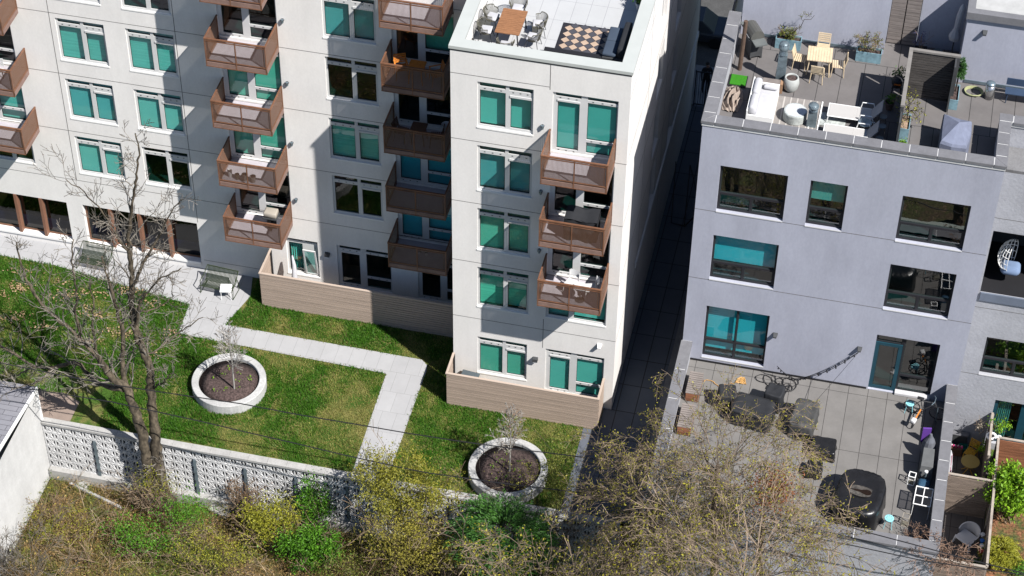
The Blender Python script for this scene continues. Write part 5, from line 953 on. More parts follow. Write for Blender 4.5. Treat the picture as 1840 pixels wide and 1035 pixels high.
# shed roof and pipe at the bottom edge
T_ = thing('vent_box', 'pale green perforated metal box roof at the bottom edge below the patio wall', 'shed', (17.55, -9.6, -3.15)); vg = mat('pale_green_metal', (.30, .34, .31), .6, .05)
zt = 4.2
part(T_, 'body', vg, lambda m: m.box(-1.3, 2.3, -2.4, .35, 0, zt)); part(T_, 'holes', black, lambda m: [m.box(-1.1+i*.27, -1.07+i*.27, -2.2+j*.17, -2.14+j*.17, zt, zt+.006) for i in range(8) for j in range(15)]); part(T_, 'edge', whitem, lambda m: m.box(-1.32, 2.32, .35, .38, zt-.1, zt+.03))
T_ = thing('roof_vent', 'round white-topped vent pipe at the bottom edge in front of the slatted fence', 'vent', (20.7, -7.1, .02)); part(T_, 'pipe', charcoal, lambda m: m.cyl((0, 0, 0), (0, 0, 1.5), .2, None, 16)); part(T_, 'cap', steel, lambda m: m.lathe([(.24, 1.5), (.24, 1.6), (.18, 1.66), (.02, 1.68)], 20))
# alley: gate, person, street car
T_ = thing('metal_gate', 'black metal bar gate across the dark alley between the two buildings', 'gate', (6.6, 19.9, 0)); part(T_, 'frame', black, lambda m: (m.box(0, 2.4, -.02, .02, .1, .14), m.box(0, 2.4, -.02, .02, 2.0, 2.05), m.box(0, .05, -.03, .03, 0, 2.1), m.box(.5, .56, -.03, .03, 0, 2.1), m.bar((.55, .03, 2.0), (1.3, .03, .15), .03, .03))); part(T_, 'bars', black, lambda m: [m.box(.08+i*.11, .10+i*.11, -.01, .01, .14, 2.0) for i in range(21)])
T_ = thing('leaning_ladder', 'dark folded ladder frame standing in the alley beside the tower', 'ladder', (7.0, 11.6, 0)); part(T_, 'frame', black, lambda m: (m.bar((0, 0, 0), (-.2, 1.6, 2.2), .05, .05), m.bar((.6, -.1, 0), (.45, 1.5, 2.2), .05, .05), m.bar((.6, -.1, 0), (1.3, -.6, 1.6), .05, .05), m.bar((0, 0, 0), (.6, -.1, .05), .05, .05), m.bar((1.3, -.6, 1.6), (.45, 1.5, 2.2), .04, .04), m.bar((1.3, -.6, 1.6), (1.3, -.7, 0), .05, .05)))
def skin_person(T_, clothes, skin):
    pts = {'pelvis': (0, 0, .95), 'chest': (0, .02, 1.25), 'neck': (0, .02, 1.47), 'head': (0, .0, 1.58), 'top': (0, 0, 1.72)}
    V = [(0, 0, .95), (0, .02, 1.12), (0, .03, 1.32), (0, .02, 1.45), (0, 0, 1.53), (0, -.01, 1.62), (0, 0, 1.70), (.18, .03, 1.38), (.25, .0, 1.12), (.27, -.12, .90), (-.18, .03, 1.38), (-.25, .0, 1.12), (-.26, -.14, .92), (.10, 0, .86), (.12, -.04, .48), (.12, .06, .08), (.13, -.1, .03), (-.10, 0, .86), (-.13, .02, .48), (-.13, .08, .08), (-.14, -.08, .03), (.27, -.16, .82), (-.26, -.2, .84)]
    E = [(0, 1), (1, 2), (2, 3), (3, 4), (4, 5), (5, 6), (2, 7), (7, 8), (8, 9), (2, 10), (10, 11), (11, 12), (0, 13), (13, 14), (14, 15), (15, 16), (0, 17), (17, 18), (18, 19), (19, 20), (9, 21), (12, 22)]
    r = [.15, .14, .15, .06, .055, .095, .07, .07, .05, .035, .07, .05, .035, .095, .065, .045, .04, .095, .065, .045, .04, .03, .03]
    me = bpy.data.meshes.new('body'); me.from_pydata(V, E, []); me.materials.append(clothes); o = bpy.data.objects.new('body', me); C.objects.link(o); o.parent = T_
    md = o.modifiers.new('skin', 'SKIN'); 
    for i, rr in enumerate(r): me.skin_vertices[0].data[i].radius = (rr, rr)
    me.skin_vertices[0].data[0].use_root = True; s2 = o.modifiers.new('sub', 'SUBSURF'); s2.levels = 1; s2.render_levels = 1; return o
T_ = thing('person', 'person in dark clothes standing beyond the alley gate, in deep shade', 'person', (7.0, 21.0, .012), R_(20))
skin_person(T_, mat('dark_clothes', (.02, .02, .025), .9), None); part(T_, 'hair', mat('dark_hair', (.015, .012, .01), .8), lambda m: m.soft(-.10, .10, -.06, .12, 1.58, 1.76, .09, n=4), True); part(T_, 'face', mat('skin', (.30, .17, .12), .6), lambda m: (m.soft(-.065, .065, -.105, -.06, 1.50, 1.66, .04), m.soft(-.012, .012, -.125, -.1, 1.57, 1.61, .01)), True)
T_ = thing('parked_car', 'dark parked car in the shade beyond the alley', 'car', (5.6, 25.2, .0), R_(0)); carp = mat('car_dark', (.03, .035, .045), .25)
part(T_, 'body', carp, lambda m: (m.soft(-2.1, 2.1, -.85, .85, .25, .80, .15), m.add([(-1.3, -.75, .78), (1.2, -.75, .78), (1.2, .75, .78), (-1.3, .75, .78), (-.8, -.6, 1.35), (.6, -.6, 1.35), (.6, .6, 1.35), (-.8, .6, 1.35)], [(4, 5, 6, 7), (0, 1, 5, 4), (1, 2, 6, 5), (2, 3, 7, 6), (3, 0, 4, 7)])))
for sx in (-1, 1):
    for sy in (-1, 1): part(T_, 'wheel', black, lambda m: m.cyl((sx*1.3, sy*.7, .32), (sx*1.3, sy*.87, .32), .32, None, 16))
part(T_, 'windscreen', seal, lambda m: m.quad((1.21, -.68, .82), (1.21, .68, .82), (.63, .56, 1.33), (.63, -.56, 1.33)))
# overhead cables
def cable(label, a, b, sag, r=.022):
    a, b = Vector(a), Vector(b); T_ = thing('overhead_cable', label, 'cable', a, group='overhead cables'); pts = [(a.lerp(b, t)-a)-Vector((0, 0, 4*sag*t*(1-t))) for t in [i/24 for i in range(25)]]; part(T_, 'wire', black, lambda m: m.path(pts, r, 5))
ya = -7.4
def cab(label, pl, y, sag=.0, ext=True, r=.022):
    P_ = [at(px, py, 'y', y) for px, py in pl]; T_ = thing('overhead_cable', label, 'cable', P_[0], group='overhead cables'); part(T_, 'wire', black, lambda m: m.path([p-P_[0] for p in P_], r, 5))
cab('black overhead cable crossing the left round planter and the path, the upper of two', [(-60, 640), (60, 664), (180, 688), (300, 706), (436, 726), (530, 744), (637, 762), (730, 778), (820, 792), (920, 806), (1020, 818), (1130, 834)], -7.2)
cab('black overhead cable crossing the lawn above the block wall, the lower of two', [(-40, 690), (60, 700), (200, 722), (360, 757), (440, 776), (528, 796), (620, 818), (705, 837), (770, 850), (830, 858), (900, 868), (1000, 880), (1100, 892)], -7.6)
cab('black overhead cable crossing the big black cover and the small deck', [(1380, 900), (1500, 938), (1560, 957), (1640, 978), (1720, 1000), (1800, 1020), (1900, 1046)], -8.4)
cab('black overhead cable just below the patio front wall', [(1300, 930), (1420, 958), (1540, 982), (1660, 1008), (1760, 1022), (1860, 1036)], -9.0, r=.02)
# ------------------------------------------------------------ vegetation
tr = random.Random(11)
def rv(): 
    v = Vector((tr.gauss(0, 1), tr.gauss(0, 1), tr.gauss(0, 1))); return v.normalized()
def grow(mb, p, d, L_, r, depth, up=.06, wander=.22, kids=4, ratio=.58, spread=.75, leaf=None, rmin=.011, droop=0., seg=.22):
    n = max(3, int(L_/seg)); pts = [p.copy()]; rs = [r]; dd = d.normalized()
    for i in range(n):
        dd = (dd+rv()*wander+Vector((0, 0, up))-Vector((0, 0, droop*(i/n)))).normalized(); p = p+dd*(L_/n); pts.append(p.copy()); rs.append(max(rmin, r*(1-.75*(i+1)/n)))
    mb.path(pts, rs, 3 if r < .03 else 5, 0, False)
    if leaf is not None and depth <= 1:
        for q in pts[1:]: leaf.append(q)
    if depth > 0:
        for k in range(kids):
            t = .25+.75*(k+tr.random()*.8)/kids; i = min(n-1, int(t*n)); b = (pts[i+1]-pts[i]).normalized()
            s_ = rv(); s_ = (s_-b*s_.dot(b)).normalized(); nd = b*(1-spread*.5)+s_*spread
            grow(mb, pts[i], nd, L_*ratio*(1.1-.4*t)*tr.uniform(.7, 1.2), max(rmin, rs[i]*.62), depth-1, up, wander, kids, ratio, spread, leaf, rmin, droop, seg)
# ---- the big bare tree in front of the block wall
def limb(pl): return [at(px, py, 'y', y) for px, py, y, r in pl], [q[3]*LR for q in pl]
TB = at(288, 905, 'z', -3.15); T_ = thing('bare_tree', 'tall leafless tree with mottled limbs rising in front of the block wall', 'tree', TB)
LR = .76
limbs = [
 [(300, 905, -6.5, .46), (290, 868, -6.4, .36), (282, 828, -6.35, .30), (278, 780, -6.3, .27), (272, 728, -6.2, .24), (271, 690, -6.2, .22), (268, 655, -6.1, .20), (260, 641, -6.1, .19), (243, 590, -5.9, .17), (237, 553, -5.8, .155), (238, 520, -5.8, .145), (237, 489, -5.8, .13), (233, 455, -5.9, .11), (230, 421, -5.9, .09), (237, 371, -6, .07), (246, 320, -6.1, .055), (250, 270, -6.2, .04), (243, 240, -6.2, .03)],
 [(278, 890, -6.5, .36), (265, 830, -6.5, .27), (256, 776, -6.6, .25), (243, 740, -6.6, .23), (232, 705, -6.6, .22), (222, 690, -6.6, .19), (204, 683, -6.7, .17), (189, 660, -6.8, .16), (176, 641, -6.9, .14), (160, 625, -7, .13), (145, 611, -7, .115), (125, 590, -7.1, .10), (91, 563, -7.2, .085), (68, 536, -7.3, .07), (44, 496, -7.3, .055), (30, 435, -7.3, .035)],
 [(222, 700, -6.6, .15), (175, 690, -6.2, .12), (145, 655, -6.0, .11), (125, 652, -5.9, .10), (98, 660, -5.8, .09), (61, 658, -5.7, .08), (27, 636, -5.6, .07), (0, 622, -5.5, .06), (-30, 600, -5.5, .05)],
 [(235, 715, -6.6, .15), (226, 690, -6.4, .13), (220, 651, -6.2, .12), (221, 617, -6.2, .11), (220, 590, -6.2, .10), (208, 550, -6.3, .085), (203, 530, -6.3, .075), (193, 496, -6.4, .055), (183, 460, -6.4, .035)],
 [(238, 520, -5.8, .09), (254, 480, -5.7, .08), (270, 452, -5.6, .065), (287, 421, -5.5, .05), (304, 388, -5.5, .038), (325, 358, -5.5, .025)],
 [(243, 590, -5.9, .08), (252, 540, -6.2, .065), (270, 520, -6.3, .05), (290, 498, -6.4, .04), (325, 482, -6.5, .025)],
 [(233, 455, -5.9, .07), (216, 435, -6.1, .055), (203, 410, -6.3, .045), (183, 380, -6.5, .038), (152, 345, -6.6, .03), (118, 322, -6.7, .02)],
 [(260, 641, -6.1, .06), (280, 630, -5.4, .05), (294, 618, -5.0, .045), (321, 597, -4.6, .035), (365, 570, -4.4, .02)],
 [(145, 611, -7, .08), (135, 560, -7.3, .06), (138, 520, -7.4, .05), (128, 470, -7.5, .04), (132, 430, -7.5, .025)],
 [(98, 660, -5.8, .05), (60, 690, -6.3, .04), (20, 700, -6.6, .03)],
 [(61, 658, -5.7, .05), (20, 680, -5.2, .04), (-20, 690, -5.1, .03)],
 [(176, 641, -6.9, .07), (165, 590, -7.2, .05), (168, 545, -7.3, .04), (160, 500, -7.3, .025)],
 [(271, 700, -6.2, .06), (290, 690, -6.6, .045), (310, 670, -6.8, .03)], [(237, 553, -5.8, .06), (262, 560, -5.4, .045), (290, 548, -5.2, .035), (311, 533, -5.2, .02)],
]
mt = MB(Matrix.Translation(-TB)); mb = MB(Matrix.Translation(-TB)); buds = []
for li, pl in enumerate(limbs):
    P_, R__ = limb(pl); 
    Q_ = [P_[0]]; q_ = [R__[0]*1.25 if li < 2 else R__[0]]
    for i in range(1, len(P_)):
        L_ = (P_[i]-P_[i-1]).length; k_ = max(2, int(L_/.22))
        for k in range(1, k_+1): t = k/k_; w_ = .0 if k == k_ else .045; Q_.append(P_[i-1].lerp(P_[i], t)+rv()*w_); q_.append((R__[i-1]*(1-t)+R__[i]*t)*tr.uniform(.86, 1.16))
    mt.path(Q_, q_, 9)
    for i in range(1, len(P_)):
        if li == 0 and i < 7 or li == 1 and i < 6: continue
        k_ = 3 if R__[i] < .06 else 2
        for k in range(k_):
            b = (P_[i]-P_[i-1]).normalized(); s_ = rv(); s_ = (s_-b*s_.dot(b)).normalized()
            grow(mb, P_[i].lerp(P_[i-1], tr.random()), b*.55+s_*.6+Vector((0, 0, .25)), tr.uniform(1.0, 2.1)*(1 if R__[i] > .05 else .7), min(.04, R__[i]*.5), 2, .05, .28, 3, .62, .7, buds, .0095)
grow(mb, P_[-1], Vector((0, 0, 1)), 1, .02, 1)
for q in range(16): grow(mb, TB+Vector((.3*tr.uniform(-1, 1), .15, tr.uniform(.2, 2.5))), Vector((tr.uniform(-1, 1), -.6, .5)), 1.2, .015, 2, .1, .3, 3, .6, .7, buds)
mt.build('trunk', mat('tree_bark', (.070, .056, .039), .9, .75, 5, 1., fine=.35, stretch=(1, 1, .5), bscale=9), T_, True); mb.build('branches', mat('branch_gray', (.125, .112, .095), .9, .8, 1.2, fine=.2), T_)
bp = np.array([tuple(b-TB) for b in buds]); bp = bp[nr.random(len(bp)) < .12]
U, W = leafaxes(len(bp), .03); np_quads('buds', bp, U, W, mat('bud_brown', (.12, .075, .045), .9), T_)
def treeobj(name, label, cat, base, fn, trunkm, leafmat, lsize, per=1, jit=.08, aspect=.55, keep=1., lname='leaves', bname='branches', group=None):
    base = Vector(base); T_ = thing(name, label, cat, base, group=group); m = MB(Matrix.Translation(-base)); lf = []; fn(m, lf, base); m.build(bname, trunkm, T_)
    if lf and leafmat:
        P_ = np.array([tuple(b-base) for b in lf]); P_ = P_[nr.random(len(P_)) < keep]; P_ = np.repeat(P_, per, 0)+nr.normal(size=(len(P_)*per, 3))*jit; U, W = leafaxes(len(P_), lsize, aspect); np_quads(lname, P_, U, W, leafmat, T_)
    return T_
lyel = leafm('leaf_yellow', (.27, .25, .035), (.13, .135, .018)); lbud = leafm('leaf_bud', (.30, .27, .025), (.13, .125, .012)); lgreen = leafm('leaf_green', (.10, .26, .014), (.035, .10, .008)); lbright = leafm('leaf_bright', (.20, .36, .015), (.09, .20, .01)); lfir = leafm('leaf_fir', (.055, .15, .02), (.018, .06, .010), .1)
lbrown = leafm('leaf_brown', (.22, .11, .05), (.12, .07, .035)); lgold = leafm('leaf_gold', (.32, .31, .03), (.14, .15, .015)); lolive = leafm('leaf_olive', (.19, .20, .035), (.07, .09, .015)); lpurple = leafm('leaf_purple', (.16, .15, .28), (.06, .06, .10))
# weeping bare trees in front of the patio
def weep(px, py, y, R0, n, sd, zb=-3.15):
    c = at(px, py, 'y', y)
    def fn(m, lf, base):
        tr.seed(sd); m.path([base, base.lerp(c, .5)+Vector((.2, .1, 0)), c-Vector((0, 0, R0*.5)), c], [.2, .15, .11, .07], 7)
        for i in range(n):
            a = 2*math.pi*(i+tr.random())/n; ph = tr.uniform(-.35, 1.0); d = Vector((math.cos(a)*math.cos(ph), math.sin(a)*math.cos(ph), math.sin(ph)+.15)); st_ = c-Vector((0, 0, R0*.5*tr.random()))
            grow(m, st_, d, R0*tr.uniform(.7, 1.15), .021, 3, .0, .15, 4, .54, .60, lf, .0072, .20, .24)
    return fn, (c.x+.2, y, zb)
wt_ = mat('weep_twig', (.13, .098, .070), .9, .85, .9, fine=.3)
for (px, py, y, R0, n, sd, lab, kp) in ((1175, 905, -9.6, 3.6, 36, 3, 'arching bare tree with yellow buds at the bottom center-right, left one of the group', .9), (1290, 835, -9.2, 3.8, 36, 5, 'arching bare tree overhanging the left half of the patio, with yellow-green buds', .9), (1140, 1005, -10.6, 2.3, 22, 13, 'low arching bare shrub with yellow buds right of the dark evergreen, at the bottom edge', .9), (1372, 945, -9.9, 3.3, 30, 9, 'arching bare tree reaching toward the big black cover, right one of the group', .75)):
    fn, base = weep(px, py, y, R0, n, sd); treeobj('weeping_tree', lab, 'tree', base, fn, wt_, lbud, .036, 1, .05, .6, kp, group='arching bare trees by the patio')
P_ = at(1388, 880, 'y', -11.2); n = 1500; T_ = thing('dry_leaf_bundle', 'rusty orange clump of dead leaves caught in the bare branches', 'foliage', P_); Q = nr.normal(size=(n, 3))*np.array([.42, .4, .38]); U, W = leafaxes(n, .05); np_quads('leaves', Q, U, W, leafm('rust', (.24, .09, .04), (.13, .06, .03)), T_)
# shrubs along the block wall
def shrub(name, label, c, rad, ncl, per, cr, lm_, ls, stems, base=None, cat='shrub', asp=.55, stemm=twigm, shell=.35, group=None):
    c = Vector(c); b = Vector(base) if base else Vector((c.x, c.y, c.z-rad[2])); T_ = thing(name, label, cat, b, group=group)
    m = MB(Matrix.Translation(-b))
    for i in range(stems):
        d = Vector((tr.uniform(-1, 1)*rad[0], tr.uniform(-1, 1)*rad[1], tr.uniform(.5, 1.3)*rad[2]*1.5+(c.z-b.z)*.4)); grow(m, b+Vector((tr.uniform(-.2, .2)*rad[0], tr.uniform(-.2, .2)*rad[1], 0)), d, d.length*1.05, .024*min(1, rad[0]), 2 if rad[0] > .8 else 1, .02, .15, 4, .45, .6, None, .009 if rad[0] > .8 else .006, .05, .3 if rad[0] > .8 else .12)
    m.build('stems', stemm, T_); P_ = clump_points(c-b, rad, ncl, per, cr, shell); U, W = leafaxes(len(P_), ls, asp); np_quads('leaves', P_, U, W, lm_, T_); return T_
def sat(px, py, y): return at(px, py, 'y', y)
shrub('yellow_shrub', 'large yellow-green flowering shrub spilling over the block wall at the foot of the path', sat(725, 872, -7.2), (2.4, 1.3, 1.7), 170, 70, .20, lyel, .048, 22, base=(sat(725, 872, -7.2).x, -7.4, -3.15), group=None)
shrub('yellow_shrub', 'thin yellow-green shrub at the bottom center, below the large flowering shrub', sat(740, 975, -8.6), (2.3, 1.2, 1.2), 120, 60, .25, leafm('leaf_dull', (.30, .27, .04), (.14, .12, .025)), .045, 12, base=(sat(740, 975, -8.6).x, -8.8, -3.15))
shrub('ivy_shrub', 'bright green leafy shrub climbing a post of the block wall', sat(560, 905, -6.4), (.75, .5, 1.5), 46, 60, .16, lgreen, .055, 8, base=(sat(560, 905, -6.4).x, -6.6, -3.15))
shrub('green_shrub', 'dense green leafy shrub at the bottom edge below the climbing ivy', sat(560, 985, -8.2), (1.5, .9, .95), 80, 80, .2, lgreen, .055, 10, base=(sat(560, 985, -8.2).x, -8.4, -3.15))
shrub('olive_shrub', 'olive green shrub left of the climbing ivy', sat(485, 930, -7.6), (1.3, .9, .8), 80, 56, .2, lgold, .048, 10, base=(sat(485, 930, -7.6).x, -7.8, -3.15))
shrub('brown_shrub', 'reddish brown bare shrub against the block wall right of the big tree', sat(440, 880, -6.5), (1.0, .4, .7), 24, 20, .2, lbrown, .03, 26, base=(sat(440, 880, -6.5).x, -6.6, -3.15))
shrub('base_shrub', 'yellow-leaved shrub sprouting round the foot of the big bare tree', sat(275, 868, -6.9), (1.1, .5, .8), 34, 34, .2, lgold, .035, 18, base=(sat(275, 868, -6.9).x, -7.1, -3.15))
shrub('dark_vine', 'dark ivy-clad stump with yellow sprigs to the right of the lower round planter', sat(1003, 850, -6.3), (.6, .45, 2.1), 60, 40, .17, lolive, .042, 22, base=(sat(1003, 930, -6.3).x, -6.35, -3.15), stemm=barkdark)
shrub('fir_shrub', 'thin dark twiggy shrub overhanging the right edge of the lower round planter', sat(930, 850, -6.3), (1.5, .6, .9), 26, 22, .2, lyel, .032, 26, base=(sat(950, 920, -6.3).x, -6.4, -3.15), stemm=barkdark)
# evergreen with drooping sprays
def conifer(label, c, rad, nsp, lm_, base, name='evergreen_tree', ls=.05):
    c = Vector(c); b = Vector(base); T_ = thing(name, label, 'tree' if rad[0] > 1 else 'shrub', b); m = MB(Matrix.Translation(-b)); m.path([b, c], [.12*min(1, rad[0]), .03], 6); m.build('trunk', barkdark, T_)
    cs = np.array(c-b); Q = []; D = []
    for i in range(nsp):
        d = rand_dirs(1)[0]; d[2] = abs(d[2])*1.0-.35; d /= np.linalg.norm(d); r0 = nr.uniform(.35, .8); p0 = cs+d*np.array(rad)*r0; L_ = nr.uniform(.3, .5)*rad[0]*.8; dr = d*np.array([1, 1, .5])+np.array([0, 0, -.25]); dr /= np.linalg.norm(dr)
        t = np.linspace(0, 1, 26)[:, None]; q = p0+dr*t*L_+np.array([0, 0, -.25])*t**2*L_; sd = np.cross(dr, [0, 0, 1]); wv = nr.uniform(-1, 1, (26, 1))*(1-t*.8)*L_*.38; q = q+sd*wv+nr.normal(size=q.shape)*.02; Q.append(q); D.append(np.repeat(dr[None], 26, 0)+sd*np.sign(wv)*.8)
    Q = np.concatenate(Q); D = np.concatenate(D); D /= np.linalg.norm(D, axis=1)[:, None]; up_ = np.cross(D, rand_dirs(len(D))*.5+np.array([0, 0, .2])); W_ = np.cross(D, up_); W_ /= np.linalg.norm(W_, axis=1)[:, None]+1e-6; s_ = nr.uniform(.7, 1.3, len(D))[:, None]*ls; np_quads('foliage', Q, D*s_, W_*s_*.3, lm_, T_); return T_
conifer('dark green evergreen with drooping sprays at the bottom center', sat(905, 965, -8.5), (2.1, 1.5, 1.9), 620, lfir, (sat(905, 965, -8.5).x, -8.5, -3.15), ls=.075)
# scrub clumps in the left half of the wild strip
for i, (px, py, y, rx, rz_, lm2, ls2, nc, lab) in enumerate(((250, 960, -9, 1.1, .4, lgreen, .05, 34, 'bright green clump in the middle of the scrub, below the big bare tree'), (330, 915, -8, .9, .35, lgreen, .045, 26, 'green clump just right of the foot of the big bare tree'), (110, 940, -8.8, 1.2, .5, lgold, .035, 26, 'golden dry bush below the fallen beam'), (170, 1010, -10, 1.3, .5, lolive, .035, 30, 'olive scrub bush at the bottom edge, lower left'), (380, 985, -9.6, 1.3, .55, lgold, .038, 36, 'golden green scrub bush at the bottom edge left of the dense green shrub'), (640, 1000, -9.4, 1.2, .7, lolive, .04, 34, 'olive bush at the bottom edge between the green shrub and the evergreen'), (800, 925, -7.6, .8, .9, lgold, .04, 26, 'golden bush left of the dark evergreen'), (1060, 905, -7.2, 1.0, .5, lgold, .036, 22, 'sparse golden bush at the end of the alley paving'))):
    q = sat(px, py, y); shrub('scrub_bush', lab, (q.x, y, max(-2.9, min(q.z, -1.2))), (rx*1.5, rx*.9, rz_*.8), int(nc*1.5), 42, .24, lm2, ls2, 12, base=(q.x, y-.1, -3.15))
# saplings in the round planters
def sap(label, x, y, h, lm_, keep, br, sd):
    def fn(m, lf, base):
        tr.seed(sd); m.path([base, base+Vector((.03, 0, h*.5)), base+Vector((-.02, .02, h))], [.04, .03, .014], 6)
        for i in range(26):
            z = h*(.3+.65*i/26); a = tr.uniform(0, 6.28); grow(m, base+Vector((0, 0, z)), Vector((math.cos(a)*.7, math.sin(a)*.7, .85)), h*.30*(1.15-.6*i/26), .014, 2, .05, .15, 4, .5, .5, lf, .0075, 0, .2)
    treeobj('sapling', label, 'sapling', (x, y, .42), fn, br, lm_, .030, 1, .03, .6, keep)
sap('bare white-stemmed sapling in the left round planter', -8.45, -2.75, 3.4, lbrown, .04, mat('birch_white', (.25, .235, .215), .8, .2, 6), 4)
sap('white-stemmed sapling with brown leaves in the right round planter', 3.35, -4.5, 3.4, lbrown, .35, MC['birch_white'], 8)
for i in range(2):
    n = 90; cx, cy, r = ((-8.8, -2.37, 1.1), (3.26, -4.35, 1.1))[i]; a = nr.uniform(0, 6.28, n); rr = r*np.sqrt(nr.random(n)); cl_ = nr.integers(0, 9, n); Q = np.stack([r*.8*np.cos(cl_*2.4)*(.4+.07*cl_)+nr.normal(size=n)*.07, r*.8*np.sin(cl_*2.4)*(.4+.07*cl_)+nr.normal(size=n)*.07, .46+nr.random(n)*.06], 1)
    T_ = thing('seedlings', ('small green sprouts in the mulch of the left round planter', 'small green sprouts in the mulch of the right round planter')[i], 'seedlings', (cx, cy, 0)); U, W = leafaxes(n, .04); np_quads('leaves', Q, U, W, lbright, T_); T_['kind'] = 'stuff'
# terrace plants
shrub('potted_shrub', 'bushy mixed shrub with a long twisted branch in the left zinc planter', (11.42, 6.72, Z2+.62), (.45, .2, .25), 26, 26, .07, lolive, .035, 8, base=(11.42, 6.72, Z2+.38), cat='plant')
def tw(m, lf, base): m.path([base, base+Vector((.2, 0, .5)), base+Vector((.35, .05, .6)), base+Vector((.45, 0, 1.0)), base+Vector((.7, 0, 1.05)), base+Vector((.8, 0, 1.25))], [.02, .018, .015, .012, .01, .008], 5); [grow(m, base+Vector((.1*i, 0, .18*i+.2)), rv(), .3, .01, 1, 0, .3, 3, .5, .6, lf, .007, 0, .08) for i in range(7)]
treeobj('twisted_plant', 'dark twisted bare branch rising from the left zinc planter', 'plant', (11.45, 6.72, Z2+.38), tw, barkdark, lolive, .03, 1, .02)
def wsp(m, lf, base): [grow(m, base+Vector((.07*i-.35, 0, 0)), Vector((.3*math.sin(i), .1*math.cos(i*2), 1)), .75, .01, 2, 0, .2, 4, .5, .7, lf, .007, .1, .1) for i in range(11)]
treeobj('wispy_plant', 'wispy brown and green plant in the zinc planter right of the dining set', 'plant', (14.45, 6.66, Z2+.38), wsp, twigm, lolive, .028, 1, .03)
shrub('purple_shrub', 'lilac-flowering shrub in the dark planter by the slatted doors', (16.25, 7.2, Z2+.9), (.28, .25, .35), 16, 16, .07, lpurple, .032, 5, base=(16.3, 7.2, Z2+.35), cat='shrub')
conifer('upright green conifer in the tall zinc planter', (17.78, 5.05, Z2+1.3), (.24, .3, .75), 130, leafm('leaf_cyp', (.05, .13, .03), (.02, .06, .015)), (17.78, 5.05, Z2+.38), 'upright_conifer', .045)
def syel(m, lf, base): m.path([base, base+Vector((0, 0, .6))], [.025, .015], 5); [grow(m, base+Vector((0, 0, .25+.05*i)), rv()+Vector((0, 0, .6)), .6, .012, 2, 0, .2, 4, .55, .7, lf, .007, 0, .12) for i in range(10)]
treeobj('yellow_sapling', 'small yellow-leaved sapling in the pebble-filled zinc planter', 'plant', (16.2, 2.95, Z2+.42), syel, barkdark, lgold, .035, 1, .03, .6, .6)
shrub('herb_plant', 'low green herbs in the small zinc planter', (16.15, 1.5, Z2+.50), (.14, .2, .1), 10, 24, .05, lbright, .035, 0, base=(16.15, 1.5, Z2+.38), cat='plant')
shrub('potted_plant', 'small dark green plant in the clay pot beside the terrace screen', (15.5, 3.97, Z2+.5), (.2, .2, .2), 10, 20, .06, lgreen, .04, 3, base=(15.5, 3.97, Z2+.3), cat='plant')
shrub('smoker_plant', 'dark spiky plant behind the black smoker', (15.62, 5.35, Z2+.6), (.25, .2, .3), 10, 20, .08, lfir, .05, 5, base=(15.62, 5.35, Z2+.0), cat='plant')
T_ = thing('flower_pot', 'white pot at the far right corner of the tower terrace', 'pot', (5.95, 4.9, Z1)); part(T_, 'pot', whiteplas, lambda m: m.lathe([(.1, 0), (.17, .34), (.14, .34), (.1, .1)], 16))
shrub('potted_shrub', 'round green plant with white flowers at the far right corner of the tower terrace', (5.95, 4.95, Z1+.55), (.28, .28, .25), 16, 34, .08, lgreen, .04, 3, base=(5.95, 4.95, Z1+.3), cat='plant')
# right garden plants
p_ = sat(1822, 878, -2.2); shrub('bright_shrub', 'bright lime green leafy shrub by the long timber fence', (p_.x, p_.y, p_.z), (1.2, 1.0, .85), 110, 60, .16, lbright, .075, 12, base=(p_.x, p_.y, .02))
p_ = sat(1803, 975, -4.3); conifer('golden yellow conifer below the bright green shrub', (p_.x, p_.y, .55), (.78, .65, .6), 300, lgold, (p_.x, p_.y, .02), 'golden_conifer', .055)
p_ = sat(1835, 1000, -4.6); shrub('ground_plant', 'low green plant in the leaf litter at the lower right corner', (p_.x, p_.y, .3), (.5, .4, .2), 24, 30, .1, lgreen, .045, 3, base=(p_.x, p_.y, .02), cat='plant')
p_ = sat(1797, 765, .9); shrub('door_plant', 'leafy green plant standing in front of the curtained patio doors', (p_.x, p_.y, p_.z), (.5, .25, .4), 22, 14, .1, lbright, .05, 8, base=(p_.x, p_.y, p_.z-.8), cat='plant')
p_ = sat(1764, 765, .9); shrub('shade_plant', 'pale dried flowers on the timber fence near the patio doors', (p_.x, p_.y, p_.z), (.22, .15, .3), 10, 14, .08, leafm('leaf_pale', (.35, .3, .24), (.2, .17, .12)), .045, 4, base=(p_.x, p_.y, p_.z-.5), cat='plant')
p_ = sat(1768, 783, .7); shrub('corner_plant', 'small green plant in the dark corner by the timber fence', (p_.x, p_.y, .8), (.25, .2, .35), 10, 20, .08, lbright, .045, 4, base=(p_.x, p_.y, .03), cat='plant')
p_ = (21.25, -5.3, .7); shrub('dark_potted_plant', 'dark leafy potted plant in the shade below the gray armchair', p_, (.38, .35, .35), 24, 24, .1, lfir, .06, 5, base=(21.25, -5.3, .03), cat='plant')
def dryv(m, lf, base): tr.seed(31); [grow(m, base+Vector((tr.uniform(-.5, .5), 0, 0)), Vector((tr.uniform(-1, 1), tr.uniform(-.3, .5), 1)), 1.7, .022, 3, .0, .32, 4, .55, .8, lf, .009, .12, .15) for i in range(9)]
treeobj('dry_vine', 'tangled dry brown vine over the corner of the patio wall and the small deck', 'vine', (19.9, -7.6, 3.0), dryv, mat('vine_brown', (.17, .11, .08), .9, .3), lbrown, .03, 1, .03, .6, .2)
def dryp(m, lf, base): tr.seed(33); [grow(m, base, Vector((tr.uniform(-1, 1), tr.uniform(-1, 1), 1.2)), .9, .014, 2, .0, .25, 4, .55, .8, None, .007, .1, .12) for i in range(9)]
